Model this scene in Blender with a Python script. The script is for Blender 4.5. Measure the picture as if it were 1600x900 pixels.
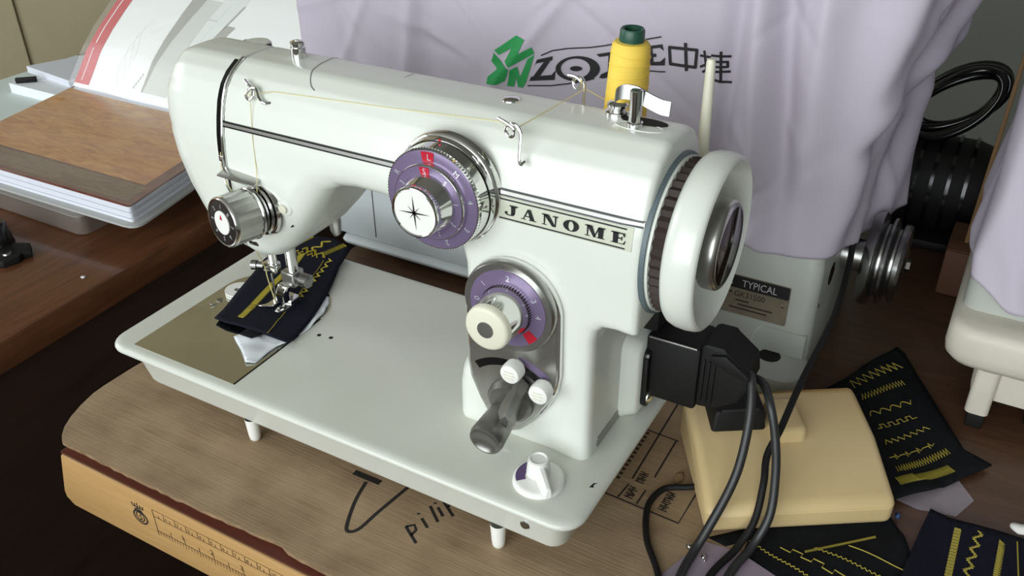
import bpy, bmesh, math, random
import numpy as np
from mathutils import Vector, Matrix
random.seed(4); np.random.seed(4)
for o in list(bpy.data.objects): bpy.data.objects.remove(o, do_unlink=True)
SC = bpy.context.scene
COL = SC.collection
S = 0.001            # the plan is in millimetres, origin at the front left corner of the sewing machine bed
Z0 = 0.796           # height of that bed above the floor in metres

# ------------------------------------------------------------------ camera
cam = bpy.data.cameras.new('camera'); camo = bpy.data.objects.new('camera', cam); COL.objects.link(camo)
cam.sensor_width = 36.0; cam.lens = 1440.95*36/1600; cam.clip_start = 0.02; cam.clip_end = 50
R0 = ((0.87012972, 0.49276814, -0.0073368), (0.25481244, -0.46259083, -0.8491645), (-0.42183514, 0.73701376, -0.52807748))
Rm = Matrix(((R0[0][0], -R0[1][0], -R0[2][0]), (R0[0][1], -R0[1][1], -R0[2][1]), (R0[0][2], -R0[1][2], -R0[2][2])))
camo.matrix_world = Matrix.Translation((0.51756, -0.32140, 0.37531+Z0)) @ Rm.to_4x4()
SC.camera = camo

# ------------------------------------------------------------------ world, light, exposure
SC.view_settings.view_transform = 'Standard'; SC.view_settings.look = 'None'
SC.view_settings.gamma = 1.0; SC.view_settings.use_curve_mapping = False
SC.view_settings.exposure = 0.1
world = bpy.data.worlds.new('world'); SC.world = world; world.use_nodes = True
wb = world.node_tree.nodes['Background']; wb.inputs['Color'].default_value = (0.80, 0.90, 1.0, 1); wb.inputs['Strength'].default_value = 1.0

def area_light(name, loc, target, sx, sy, power, color):
    l = bpy.data.lights.new(name, 'AREA'); l.shape = 'RECTANGLE'; l.size = sx; l.size_y = sy; l.energy = power; l.color = color
    o = bpy.data.objects.new(name, l); COL.objects.link(o); o.location = loc
    o.rotation_euler = (Vector(target)-Vector(loc)).to_track_quat('-Z', 'Y').to_euler()
    return o
# daylight through the window behind the camera, and through the one in the left wall
area_light('window_daylight', (0.10, -2.36, 1.62), (0.10, 0.0, 1.35), 3.1, 1.75, 74, (0.93, 0.98, 1.0))
area_light('window_daylight', (-2.42, -0.35, 1.75), (0.0, -0.35, 1.45), 1.3, 1.2, 20, (0.93, 0.98, 1.0))

# ------------------------------------------------------------------ materials
def lin(h):
    if isinstance(h, str):
        h = h.lstrip('#'); h = [int(h[i:i+2], 16)/255 for i in (0, 2, 4)]
    return tuple((c/12.92 if c <= .04045 else ((c+.055)/1.055)**2.4) for c in h) + (1.0,)
MATS = {}
def mat(name, color, rough=.5, metal=0., coat=0., noise=None, bump=None, wave=None, spec=.5, alpha=None, trans=0., two=None):
    """noise=(scale,color2,contrast) | wave=(scale,distort,color2,axis scale) | bump=(scale,strength,dist)"""
    m = bpy.data.materials.new(name); m.use_nodes = True; nt = m.node_tree; N = nt.nodes; L = nt.links
    b = N['Principled BSDF']
    b.inputs['Base Color'].default_value = lin(color); b.inputs['Roughness'].default_value = rough
    b.inputs['Metallic'].default_value = metal; b.inputs['Coat Weight'].default_value = coat; b.inputs['Coat Roughness'].default_value = .12
    b.inputs['Specular IOR Level'].default_value = spec
    if alpha is not None: b.inputs['Alpha'].default_value = alpha
    if trans: b.inputs['Transmission Weight'].default_value = trans
    tc = N.new('ShaderNodeTexCoord')
    out = None
    if wave:
        mp = N.new('ShaderNodeMapping'); mp.inputs['Scale'].default_value = wave[3]; L.new(tc.outputs['Object'], mp.inputs['Vector'])
        nz = N.new('ShaderNodeTexNoise'); nz.inputs['Scale'].default_value = wave[0]; nz.inputs['Detail'].default_value = 6; nz.inputs['Roughness'].default_value = .65
        nz.inputs['Distortion'].default_value = wave[1]
        L.new(mp.outputs['Vector'], nz.inputs['Vector'])
        rp = N.new('ShaderNodeValToRGB'); rp.color_ramp.elements[0].position = .3; rp.color_ramp.elements[1].position = .7
        rp.color_ramp.elements[0].color = lin(color); rp.color_ramp.elements[1].color = lin(wave[2])
        L.new(nz.outputs['Fac'], rp.inputs['Fac']); out = rp.outputs['Color']
    if noise:
        nz = N.new('ShaderNodeTexNoise'); nz.inputs['Scale'].default_value = noise[0]; nz.inputs['Detail'].default_value = 5
        L.new(tc.outputs['Object'], nz.inputs['Vector'])
        rp = N.new('ShaderNodeValToRGB'); c = noise[2]; rp.color_ramp.elements[0].position = .5-c; rp.color_ramp.elements[1].position = .5+c
        rp.color_ramp.elements[0].color = (0, 0, 0, 1); rp.color_ramp.elements[1].color = (1, 1, 1, 1)
        L.new(nz.outputs['Fac'], rp.inputs['Fac'])
        mx = N.new('ShaderNodeMixRGB'); mx.inputs['Color2'].default_value = lin(noise[1]); L.new(rp.outputs['Color'], mx.inputs['Fac'])
        if out: L.new(out, mx.inputs['Color1'])
        else: mx.inputs['Color1'].default_value = lin(color)
        out = mx.outputs['Color']
    if out: L.new(out, b.inputs['Base Color'])
    if bump:
        nz = N.new('ShaderNodeTexNoise'); nz.inputs['Scale'].default_value = bump[0]; nz.inputs['Detail'].default_value = 4
        if len(bump) > 3:
            mp = N.new('ShaderNodeMapping'); mp.inputs['Scale'].default_value = bump[3]; L.new(tc.outputs['Object'], mp.inputs['Vector']); L.new(mp.outputs['Vector'], nz.inputs['Vector'])
        else: L.new(tc.outputs['Object'], nz.inputs['Vector'])
        bp = N.new('ShaderNodeBump'); bp.inputs['Strength'].default_value = bump[1]; bp.inputs['Distance'].default_value = bump[2]
        L.new(nz.outputs['Fac'], bp.inputs['Height']); L.new(bp.outputs['Normal'], b.inputs['Normal'])
    MATS[name] = m; return m
mat('enamel', '#dfe2d9', .3, coat=.25, noise=(9, '#d8dbd0', .3))
mat('bed_enamel', '#d5d7cd', .34, coat=.25, noise=(14, '#cbccc0', .3))
mat('ivory', '#dcd9c4', .4)
mat('white_plastic', '#e9e9e2', .35)
mat('cream_plastic', '#d3bb8b', .42, noise=(12, '#c8af7e', .25), bump=(600, .08, .0004))
mat('chrome', '#e6e6e4', .1, metal=1)
mat('satin_chrome', '#c9c9c5', .3, metal=1, noise=(80, '#b5b4af', .3))
mat('mirror_plate', '#d2d2ca', .07, metal=1, noise=(18, '#bdbdb2', .25))
mat('steel', '#9a9a98', .25, metal=1)
mat('dark_metal', '#4b4745', .3, metal=.9)
mat('lever_metal', '#84827d', .33, metal=.85)
mat('grey_metal', '#a3a29d', .3, metal=.85)
mat('purple', '#7a6b89', .3, metal=.3)
mat('purple_dark', '#5b4870', .4)
mat('red_mark', '#b3162c', .4)
mat('silver_print', '#d9d9e2', .3, metal=.5)
mat('black_plastic', '#121111', .6, noise=(30, '#171614', .3), spec=.25)
mat('black_gloss', '#0b0b0c', .18)
mat('black_print', '#121212', .6)
mat('belt_rubber', '#30241f', .7)
mat('blue_grey', '#5c696d', .45)
mat('plate_silver', '#c9cbb9', .3, metal=.3)
mat('brown_disc', '#2b1f1a', .12, metal=.5)
mat('thread_yellow', '#f2d35c', .7, noise=(60, '#e6bf45', .3), bump=(40, .35, .0006, (1, 1, 60)))
mat('yarn', '#b0a132', .7)
mat('yarn_dim', '#a3943a', .75)
mat('cone_green', '#1f4a3a', .4)
mat('navy_cloth', '#141520', .95, noise=(300, '#1b1c28', .3), bump=(1500, .4, .0005), spec=.15)
mat('black_cloth', '#101114', .95, noise=(200, '#191a1c', .3), bump=(1500, .4, .0005), spec=.15)
mat('cover_cloth', '#bdb5c0', .85, noise=(7, '#b2a9b6', .3), bump=(900, .15, .0004), spec=.2)
mat('logo_green', '#1d8a43', .7, noise=(60, '#249650', .3))
mat('logo_black', '#1b1a1d', .7)
mat('cast_grey', '#a9aca4', .5, noise=(25, '#a0a39b', .3), bump=(300, .1, .0005))
mat('cast_pale', '#c3c8c8', .45, noise=(20, '#b9bfc0', .3))
mat('cast_cream', '#c9c3b4', .5, noise=(30, '#bcb5a6', .3), bump=(300, .1, .0005))
mat('plate_brass', '#958a78', .4, metal=.4, noise=(70, '#7d7262', .3))
mat('table_top', '#3f281c', .42, wave=(9, 1.2, '#5a3e2a', (1.2, 14, 14)), coat=.1)
mat('table_red', '#5d2416', .35, wave=(9, 1, '#4a1b11', (1.2, 14, 14)))
mat('table_edge', '#b8935f', .5, wave=(8, 1.0, '#a9824f', (1.5, 20, 26)))
mat('left_table', '#50301f', .28, wave=(6, 1.4, '#70472d', (13, 1.2, 13)), coat=.3)
mat('left_side', '#2a1a12', .6, wave=(6, 1.0, '#3a251a', (9, 1.0, 9)))
mat('cardboard', '#998163', .85, wave=(7, .8, '#6f573f', (1.3, 13, 13)), noise=(30, '#a28b6d', .25), bump=(20, .25, .001, (1.5, 40, 30)))
mat('cardboard_core', '#94795a', .9, noise=(120, '#6f583e', .2))
mat('thread_pale', '#d3c88c', .7)
mat('marker', '#1c1714', .8)
mat('stamp_ink', '#2d231b', .85)
mat('ruler_ink', '#4a3017', .8)
mat('book_cover', '#dfa95f', .3, wave=(8, 1.2, '#b06d44', (3.2, 13, 2)), coat=.5)
mat('book_border', '#5a2420', .35, noise=(60, '#7a4638', .2), coat=.6)
mat('book_band', '#8a7458', .35, wave=(10, 1.5, '#5d3f34', (4, 14, 2)), coat=.5)
mat('page', '#d3d6de', .7)
mat('page_print', '#f4f7f5', .5)
mat('page_red', '#c63b44', .45)
mat('page_grey', '#d3d6d1', .5)
mat('page_dark', '#a9aaa2', .5)
mat('page_faint', '#e6ebe8', .5)
mat('folder_grey', '#a9aaa6', .45)
mat('clear_plastic', '#e8e4de', .12, alpha=.16)
mat('case_plastic', '#c9b8ae', .2, alpha=.2)
mat('haze_plastic', '#cfc6d2', .25, alpha=.25)
mat('lavender_plastic', '#8e7f8c', .35, noise=(30, '#9a8b98', .3))
mat('paper', '#e2e6ea', .8)
mat('paper_green', '#cfdad6', .8)
mat('wall_grey', '#7d8079', .9, noise=(3, '#757870', .3))
mat('wall_pale', '#b9b4a4', .9, noise=(3, '#b0ab9b', .3))
mat('floor_dark', '#3a2c22', .6, noise=(4, '#2e231b', .3))
mat('ceiling_white', '#a5a39a', .9)
mat('cabinet_paint', '#c6b896', .55, noise=(10, '#b9ab89', .3), bump=(120, .08, .001))
mat('cabinet_wood', '#7a6440', .6, wave=(5, 1, '#6a5534', (10, 10, 1)))
mat('cord', '#272727', .42)
mat('glass', '#ffffff', .02, alpha=.05)
mat('blue_thing', '#20365c', .6)
mat('wood_slat', '#8a6a40', .6, wave=(6, 1, '#785a34', (10, 10, 1)))
mat('brown_box', '#5c3a26', .7, noise=(10, '#4d3020', .3))
mat('white_lint', '#d4d2cc', .9)
mat('black_frame', '#17130f', .6)

# ------------------------------------------------------------------ mesh kit (everything in millimetres)
ORG = {}
class B:
    def __init__(s): s.v = []; s.f = []; s.m = []
    def add(s, vf, mi=0):
        v, f = vf; n = len(s.v)
        s.v += [tuple(map(float, p)) for p in v]; s.f += [tuple(int(i)+n for i in q) for q in f]; s.m += [mi]*len(f)
        return s
def mk(name, vf, m, parent=None, smooth=40, label=None, solid=None, mats=None, fm=None, bevel=None):
    """one mesh object; vf = (verts, faces) or B; coordinates are plan millimetres"""
    if isinstance(vf, B): v, f, fm = vf.v, vf.f, vf.m
    else: v, f = vf
    v = np.asarray(v, float)*S; v[:, 2] += Z0
    lo = v.min(0); hi = v.max(0); c = (lo+hi)/2
    if parent is None: c[2] = lo[2]
    me = bpy.data.meshes.new(name)
    me.from_pydata((v-c).tolist(), [], [tuple(int(i) for i in q) for q in f]); me.update()
    for x in (mats or [m]): me.materials.append(MATS[x])
    if mats and fm is not None: me.polygons.foreach_set('material_index', np.asarray(fm, np.int32))
    if smooth:
        me.polygons.foreach_set('use_smooth', [True]*len(me.polygons))
        if smooth < 180: me.set_sharp_from_angle(angle=math.radians(smooth))
    o = bpy.data.objects.new(name, me); COL.objects.link(o)
    p = ORG[parent.name] if parent else np.zeros(3)
    o.location = tuple(c-p); ORG[o.name] = c
    if parent: o.parent = parent
    if label: o['label'] = label
    if solid:
        md = o.modifiers.new('thickness', 'SOLIDIFY'); md.thickness = solid*S; md.offset = -1
    if bevel:
        md = o.modifiers.new('bevel', 'BEVEL'); md.width = bevel*S; md.segments = 2; md.limit_method = 'ANGLE'; md.angle_limit = math.radians(50)
    return o
def tag(o, label, cat=None, group=None, kind=None):
    if label: o['label'] = label
    if cat: o['category'] = cat
    if group: o['group'] = group
    if kind: o['kind'] = kind
    return o
def thing(name, loc, label, cat, group=None):
    o = bpy.data.objects.new(name, None); COL.objects.link(o); o.empty_display_size = .02
    c = np.array(loc, float)*S; c[2] += Z0; o.location = tuple(c); ORG[o.name] = c
    return tag(o, label, cat, group)
def frame(axis):
    a = Vector(axis).normalized(); t = Vector((0, 0, 1)) if abs(a.z) < .9 else Vector((1, 0, 0))
    u = t.cross(a).normalized(); w = a.cross(u)
    return np.array(a), np.array(u), np.array(w)
def lathe(p0, axis, prof, seg=48, a0=0., a1=None):
    a, u, w = frame(axis); p0 = np.array(p0, float); v = []; f = []; rings = []
    full = a1 is None; n = seg if full else seg+1
    for t, r in prof:
        if r <= 1e-6: rings.append([len(v)]); v.append(p0+a*t)
        else:
            ids = []
            for i in range(n):
                th = (2*math.pi*i/seg) if full else a0+(a1-a0)*i/seg
                ids.append(len(v)); v.append(p0+a*t+r*(math.cos(th)*u+math.sin(th)*w))
            rings.append(ids)
    for A, C in zip(rings[:-1], rings[1:]):
        m = n if full else n-1
        for i in range(m):
            j = (i+1) % n
            if len(A) == 1 and len(C) == 1: continue
            if len(A) == 1: f.append((A[0], C[j], C[i]))
            elif len(C) == 1: f.append((A[i], A[j], C[0]))
            else: f.append((A[i], A[j], C[j], C[i]))
    return v, f
def crom(pts, n=8):
    P = [np.array(p, float) for p in pts]; P = [2*P[0]-P[1]]+P+[2*P[-1]-P[-2]]; out = []
    for i in range(1, len(P)-2):
        for k in range(n):
            t = k/n
            out.append(.5*((2*P[i])+(-P[i-1]+P[i+1])*t+(2*P[i-1]-5*P[i]+4*P[i+1]-P[i+2])*t*t+(-P[i-1]+3*P[i]-3*P[i+1]+P[i+2])*t**3))
    out.append(P[-2]); return out
def tube(pts, r, seg=10, closed=False):
    P = [np.array(p, float) for p in pts]; n = len(P); v = []; f = []
    rr = r if hasattr(r, '__len__') else [r]*n
    prev = None
    for i in range(n):
        if closed: d = P[(i+1) % n]-P[i-1]
        else: d = P[min(i+1, n-1)]-P[max(i-1, 0)]
        d = d/(np.linalg.norm(d)+1e-12)
        if prev is None:
            t = np.array([0, 0, 1.]) if abs(d[2]) < .9 else np.array([1., 0, 0]); u = np.cross(t, d)
        else: u = prev-d*np.dot(prev, d)
        u /= np.linalg.norm(u)+1e-12; prev = u; w = np.cross(d, u)
        for k in range(seg):
            th = 2*math.pi*k/seg; v.append(P[i]+rr[i]*(math.cos(th)*u+math.sin(th)*w))
    m = n if closed else n-1
    for i in range(m):
        for k in range(seg):
            a = i*seg+k; b = i*seg+(k+1) % seg; c = ((i+1) % n)*seg+(k+1) % seg; d = ((i+1) % n)*seg+k
            f.append((a, b, c, d))
    if not closed:
        f.append(tuple(range(seg))[::-1]); f.append(tuple((n-1)*seg+k for k in range(seg)))
    return v, f
def bm_out(bm):
    bm.verts.index_update()
    v = [tuple(x.co) for x in bm.verts]; f = [tuple(x.index for x in q.verts) for q in bm.faces]; bm.free(); return v, f
def rbox(c, size, r=0, seg=2, rot=(0, 0, 0)):
    bm = bmesh.new(); bmesh.ops.create_cube(bm, size=1.0)
    for x in bm.verts: x.co = Vector((x.co.x*size[0], x.co.y*size[1], x.co.z*size[2]))
    if r > 0: bmesh.ops.bevel(bm, geom=bm.edges[:], offset=r, segments=seg, profile=.5, affect='EDGES')
    M = Matrix.Translation(c) @ (Matrix.Rotation(rot[2], 4, 'Z') @ Matrix.Rotation(rot[1], 4, 'Y') @ Matrix.Rotation(rot[0], 4, 'X'))
    bm.transform(M); return bm_out(bm)
def prism(poly, o, u, w, d, r=0, seg=2):
    """polygon in the plane (u, w) through o, extruded along d (a vector)"""
    o, u, w, d = [np.array(x, float) for x in (o, u, w, d)]; bm = bmesh.new()
    a = [bm.verts.new(tuple(o+p[0]*u+p[1]*w)) for p in poly]; b = [bm.verts.new(tuple(o+p[0]*u+p[1]*w+d)) for p in poly]
    n = len(a); bm.faces.new(a[::-1]); bm.faces.new(b)
    for i in range(n): bm.faces.new((a[i], a[(i+1) % n], b[(i+1) % n], b[i]))
    bmesh.ops.recalc_face_normals(bm, faces=bm.faces[:])
    if r > 0:
        e = [x for x in bm.edges if x.is_manifold and x.calc_face_angle(0) > .6]
        bmesh.ops.bevel(bm, geom=e, offset=r, segments=seg, profile=.5, affect='EDGES')
    return bm_out(bm)
def loft(rings, cap=True):
    v = []; f = []; n = len(rings[0])
    for R in rings: v += list(R)
    for i in range(len(rings)-1):
        for k in range(n):
            a = i*n+k; b = i*n+(k+1) % n; f.append((a, b, b+n, a+n))
    if cap: f.append(tuple(range(n))[::-1]); f.append(tuple((len(rings)-1)*n+k for k in range(n)))
    return v, f
def rrect(x0, y0, x1, y1, r, seg=6):
    P = []
    for cx, cy, a in ((x1-r, y1-r, 0), (x0+r, y1-r, 90), (x0+r, y0+r, 180), (x1-r, y0+r, 270)):
        for k in range(seg+1):
            t = math.radians(a+90*k/seg); P.append((cx+r*math.cos(t), cy+r*math.sin(t)))
    return P
def ribbon(pts, w, o, u, v, n, h=.12):
    """flat pen stroke of width w along 2D points, lifted h off the plane"""
    P = [np.array(p, float) for p in pts]; o, u, v, n = [np.array(x, float) for x in (o, u, v, n)]; V = []; F = []
    for i, p in enumerate(P):
        d = P[min(i+1, len(P)-1)]-P[max(i-1, 0)]; d /= np.linalg.norm(d)+1e-9; s = np.array([-d[1], d[0]])*w/2
        for q in (p-s, p+s): V.append(o+q[0]*u+q[1]*v+n*h)
    for i in range(len(P)-1): F.append((2*i, 2*i+1, 2*i+3, 2*i+2))
    return V, F
def text2d(txt, size, shear=0):
    cu = bpy.data.curves.new('t', 'FONT'); cu.body = txt; cu.size = size; cu.shear = shear; cu.resolution_u = 3
    ob = bpy.data.objects.new('t', cu); COL.objects.link(ob)
    dg = bpy.context.evaluated_depsgraph_get(); me = ob.evaluated_get(dg).to_mesh()
    v = [(p.co.x, p.co.y) for p in me.vertices]; f = [tuple(q.vertices) for q in me.polygons]
    ob.evaluated_get(dg).to_mesh_clear(); bpy.data.objects.remove(ob); bpy.data.curves.remove(cu)
    return v, f
def place2d(vf, o, u, v, n=(0, 0, 0), h=0):
    o, u, v, n = [np.array(x, float) for x in (o, u, v, n)]
    return [o+p[0]*u+p[1]*v+n*h for p in vf[0]], vf[1]
def grid(fn, nu, nv):
    V = [fn(i/nu, j/nv) for j in range(nv+1) for i in range(nu+1)]; F = []
    for j in range(nv):
        for i in range(nu):
            a = j*(nu+1)+i; F.append((a, a+1, a+nu+2, a+nu+1))
    return V, F
def ell(cx, cy, rx, ry, n=28, a0=0, a1=360): return [(cx+rx*math.cos(math.radians(a0+(a1-a0)*k/n)), cy+ry*math.sin(math.radians(a0+(a1-a0)*k/n))) for k in range(n+(a1-a0 < 360))]

# ---- signed distance shapes for castings
def polysdf(P, X, Y):
    P = np.array(P, np.float32); d = np.full(X.shape, 1e9, np.float32); s = np.ones(X.shape, np.float32); n = len(P)
    for i in range(n):
        a = P[i]; b = P[i-1]; e = b-a; wx = X-a[0]; wy = Y-a[1]
        t = np.clip((wx*e[0]+wy*e[1])/(e@e), 0, 1); bx = wx-e[0]*t; by = wy-e[1]*t; d = np.minimum(d, bx*bx+by*by)
        c1 = Y >= a[1]; c2 = Y < b[1]; c3 = e[0]*wy > e[1]*wx
        fl = (c1 & c2 & c3) | (~c1 & ~c2 & ~c3); s = np.where(fl, -s, s)
    return s*np.sqrt(d)
def smax(a, b, k):
    h = np.maximum(k-np.abs(a-b), 0)/k; return np.maximum(a, b)+h*h*k*.25
def smin(a, b, k): return -smax(-a, -b, k)
def surfnet(F, lo, h):
    nx, ny, nz = F.shape; ins = F < 0
    off = [(i, j, k) for i in (0, 1) for j in (0, 1) for k in (0, 1)]
    cnt = sum(ins[i:nx-1+i, j:ny-1+j, k:nz-1+k].astype(np.int8) for i, j, k in off)
    cell = (cnt > 0) & (cnt < 8); idx = np.argwhere(cell); ID = -np.ones(cell.shape, np.int64); ID[tuple(idx.T)] = np.arange(len(idx))
    val = np.stack([F[idx[:, 0]+i, idx[:, 1]+j, idx[:, 2]+k] for i, j, k in off], 1)
    acc = np.zeros((len(idx), 3)); num = np.zeros(len(idx))
    for a in range(8):
        for b in range(a+1, 8):
            if sum(abs(np.array(off[a])-np.array(off[b]))) != 1: continue
            m = (val[:, a] < 0) != (val[:, b] < 0); t = val[m, a]/(val[m, a]-val[m, b])
            acc[m] += np.array(off[a])+t[:, None]*(np.array(off[b])-np.array(off[a])); num[m] += 1
    V = (idx+acc/num[:, None])*h+lo; faces = []
    for ax in range(3):
        sl0 = [slice(1, -1)]*3; sl1 = [slice(1, -1)]*3; sl0[ax] = slice(0, -1); sl1[ax] = slice(1, None)
        A = ins[tuple(sl0)]; C = ins[tuple(sl1)]; e = np.argwhere(A != C)
        base = e.copy()
        for q in range(3):
            if q != ax: base[:, q] += 1
        u, w = [(1, 2), (2, 0), (0, 1)][ax]
        def cid(du, dw):
            c = base.copy(); c[:, u] += du; c[:, w] += dw; return ID[tuple(c.T)]
        Q = np.stack([cid(-1, -1), cid(0, -1), cid(0, 0), cid(-1, 0)], 1)
        flip = ~A[tuple(e.T)]; Q[flip] = Q[flip][:, ::-1]; faces.append(Q)
    return V, np.concatenate(faces)
def tri(F, lo, h, P):
    q = (P-lo)/h; i = np.clip(np.floor(q).astype(int), 0, np.array(F.shape)-2); t = q-i; r = 0
    for a in (0, 1):
        for b in (0, 1):
            for c in (0, 1):
                w = (t[:, 0] if a else 1-t[:, 0])*(t[:, 1] if b else 1-t[:, 1])*(t[:, 2] if c else 1-t[:, 2]); r = r+w*F[i[:, 0]+a, i[:, 1]+b, i[:, 2]+c]
    return r
def snapto(F, lo, h, V, it=3):
    for _ in range(it):
        f = tri(F, lo, h, V); g = np.stack([tri(F, lo, h, V+d)-tri(F, lo, h, V-d) for d in np.eye(3)*h*.6], 1)/(1.2*h)
        n = np.maximum((g*g).sum(1), .1); st = np.clip(f/n, -h, h)[:, None]*g; V = V-st
    return V

# ------------------------------------------------------------------ the room
FZ = -Z0*1000
def struct(o): o['kind'] = 'structure'; return o
def wall_with_hole(name, m, o, u, w, n, W, H, hole):
    """wall of width W, height H from o along u (horizontal) and w (up), thickness along n, with one window opening"""
    a0, a1, b0, b1 = hole; b = B()
    for (p0, p1, q0, q1) in ((0, W, 0, b0), (0, W, b1, H), (0, a0, b0, b1), (a1, W, b0, b1)):
        b.add(prism([(p0, q0), (p1, q0), (p1, q1), (p0, q1)], o, u, w, np.array(n)*80))
    return struct(mk(name, b, m, smooth=0))
X0, X1, Y0, Y1, ZT = -2500, 2000, -2450, 1700, 1700
struct(mk('floor', rbox(((X0+X1)/2, (Y0+Y1)/2, FZ-40), (X1-X0+160, Y1-Y0+160, 80)), 'floor_dark', smooth=0))
struct(mk('ceiling', rbox(((X0+X1)/2, (Y0+Y1)/2, ZT+40), (X1-X0+160, Y1-Y0+160, 80)), 'ceiling_white', smooth=0))
struct(mk('wall_back', rbox(((X0+X1)/2, Y1+40, (FZ+ZT)/2), (X1-X0, 80, ZT-FZ)), 'wall_grey', smooth=0))
struct(mk('wall_right', rbox((X1+40, (Y0+Y1)/2, (FZ+ZT)/2), (80, Y1-Y0, ZT-FZ)), 'wall_grey', smooth=0))
wall_with_hole('wall_front', 'wall_pale', (X0, Y0, FZ), (1, 0, 0), (0, 0, 1), (0, -1, 0), X1-X0, ZT-FZ, (1000, 4200, 700, 2500))
wall_with_hole('wall_left', 'wall_pale', (X0, Y0, FZ), (0, 1, 0), (0, 0, 1), (-1, 0, 0), Y1-Y0, ZT-FZ, (1400, 2800, 1100, 2400))
def window(name, o, u, n, W, H):
    o, u, n = [np.array(x, float) for x in (o, u, n)]; up = np.array([0, 0, 1.])
    b = B()
    for p0, p1, q0, q1 in ((0, W, 0, 45), (0, W, H-45, H), (0, 45, 0, H), (W-45, W, 0, H), (W/2-20, W/2+20, 0, H)):
        b.add(prism([(p0, q0), (p1, q0), (p1, q1), (p0, q1)], o, u, up, n*50))
    w = struct(mk(name, b, 'wall_pale', smooth=0))
    for k in range(2):
        a0, a1 = (45, W/2-20) if k == 0 else (W/2+20, W-45)
        mk('pane', prism([(a0, 45), (a1, 45), (a1, H-45), (a0, H-45)], o+n*22, u, up, n*4), 'glass', w, smooth=0)
window('window_1', (X0+1000, Y0-15, FZ+700), (1, 0, 0), (0, -1, 0), 3200, 1800)
window('window_2', (X0-15, Y0+1400, FZ+1100), (0, 1, 0), (-1, 0, 0), 1400, 1300)

# painted cupboard behind the left table
cu, cn = np.array([.55, .835, 0]), np.array([.835, -.55, 0]); up = np.array([0, 0, 1.])
cb = np.array([-1538., 625., FZ])
cab = thing('cupboard', cb+cu*450-cn*200, 'beige painted cupboard with recessed door panels behind the white papers', 'cupboard')
mk('carcass', prism([(-700, 20), (1180, 20), (1180, 2300), (-700, 2300)], cb-cn*20, cu, up, -cn*380), 'cabinet_wood', cab, smooth=0)
for k, (a0, a1) in enumerate(((-690, 172), (202, 790), (812, 1170))):
    dr = mk('door', prism([(a0, 30), (a1, 30), (a1, 2290), (a0, 2290)], cb-cn*18, cu, up, cn*14), 'cabinet_paint', cab, smooth=0)
    for z0, z1 in ((60, 690), (720, 1460), (1490, 2255)):
        i0, i1 = a0+95, a1-60
        b = B()
        for p0, p1, q0, q1 in ((a0+5, a1-5, z1, z1+25), (a0+5, i0, z0, z1), (i1, a1-5, z0, z1)):
            b.add(prism([(p0, q0), (p1, q0), (p1, q1), (p0, q1)], cb-cn*4.5, cu, up, cn*9, r=2))
        mk('door_frame', b, 'cabinet_paint', dr, smooth=0)

# ------------------------------------------------------------------ front table with the cardboard
TZ = -49.3            # table surface; cardboard on it reaches -46
tb = thing('work_table', (450, 280, FZ), 'work table with red brown top and pale ruler printed front edge', 'table')
mk('table_top', rbox((506, 279, TZ-1.5), (988, 680, 3), .6), 'table_top', tb, smooth=30)
mk('laminate_strip', prism([(13, -61.2), (1000, -61.2), (1000, -46), (13, -46)], (0, 0, TZ-.01), (1, 0, 0), (0, 1, 0), (0, 0, .25)), 'table_red', tb, smooth=0)
eb = [(-8, -57), (-12, -50), (-12, -6), (-8, -1), (1000, -1), (1000, -50), (996, -57)]
edge = mk('front_edge', prism([(13, -2), (1000, -2), (1000, -51.5), (9, -51.5), (2, -46), (2, -40)], (0, -62.4, TZ), (1, 0, 0), (0, 0, 1), (0, 9, 0), r=1.2), 'table_edge', tb, smooth=30)
mk('core_board', rbox((508, 283, TZ-24), (980, 660, 42)), 'table_edge', tb, smooth=0)
for x, y in ((90, 150), (950, 150), (90, 590), (950, 590)):
    mk('leg', rbox((x, y, (FZ+TZ-45)/2), (45, 45, TZ-45-FZ), 3), 'black_frame', tb, smooth=30)
# printed crest and ruler on the front edge
pf = dict(o=(0, -62.5, TZ), u=(1, 0, 0), v=(0, 0, 1), n=(0, -1, 0))
rb = B()
def inkline(b, pts, w, **k): b.add(ribbon(pts, w, k['o'], k['u'], k['v'], k['n'], .06))
XR = 99
inkline(rb, [(XR, -11), (XR, -33)], .6, **pf)
inkline(rb, [(XR, -11), (XR+330, -11)], .35, **pf); inkline(rb, [(XR, -17), (XR+330, -17)], .45, **pf); inkline(rb, [(XR, -30), (XR+330, -30)], .45, **pf)
for i in range(60): inkline(rb, [(XR+5*i+5, -17), (XR+5*i+5, -17+(5.4 if i % 2 else 2.6))], .5, **pf)
for i in range(120): inkline(rb, [(XR+2.54*i, -30), (XR+2.54*i, -30-(3.4 if i % 5 else 4.4))], .4, **pf)
for i in range(24): inkline(rb, [(XR+12.7*i+12.7, -30), (XR+12.7*i+12.7, -30+(6 if i % 2 else 4))], .55, **pf)
for i in range(1, 9):
    rb.add(place2d(text2d(str(i), 6.5), np.array((XR+25.4*i-2.6, -62.56, TZ-26.5)), (1, 0, 0), (0, 0, 1)))
for i in range(12): rb.add(place2d(text2d(str(i+1), 4.2), np.array((XR+10*i+10.9, -62.56, TZ-16.2)), (1, 0, 0), (0, 0, 1)))
mk('ruler_print', rb, 'ruler_ink', edge, smooth=0)
cr = B(); cx, cz = 84.5, -24
cr.add(ribbon(ell(cx, cz-1, 6.2, 5.6, 28)+[(cx+6.2, cz-1)], 1.3, **pf)); cr.add(ribbon(ell(cx, cz-.5, 3.6, 4.2, 24)+[(cx+3.6, cz-.5)], .9, **pf))
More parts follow.
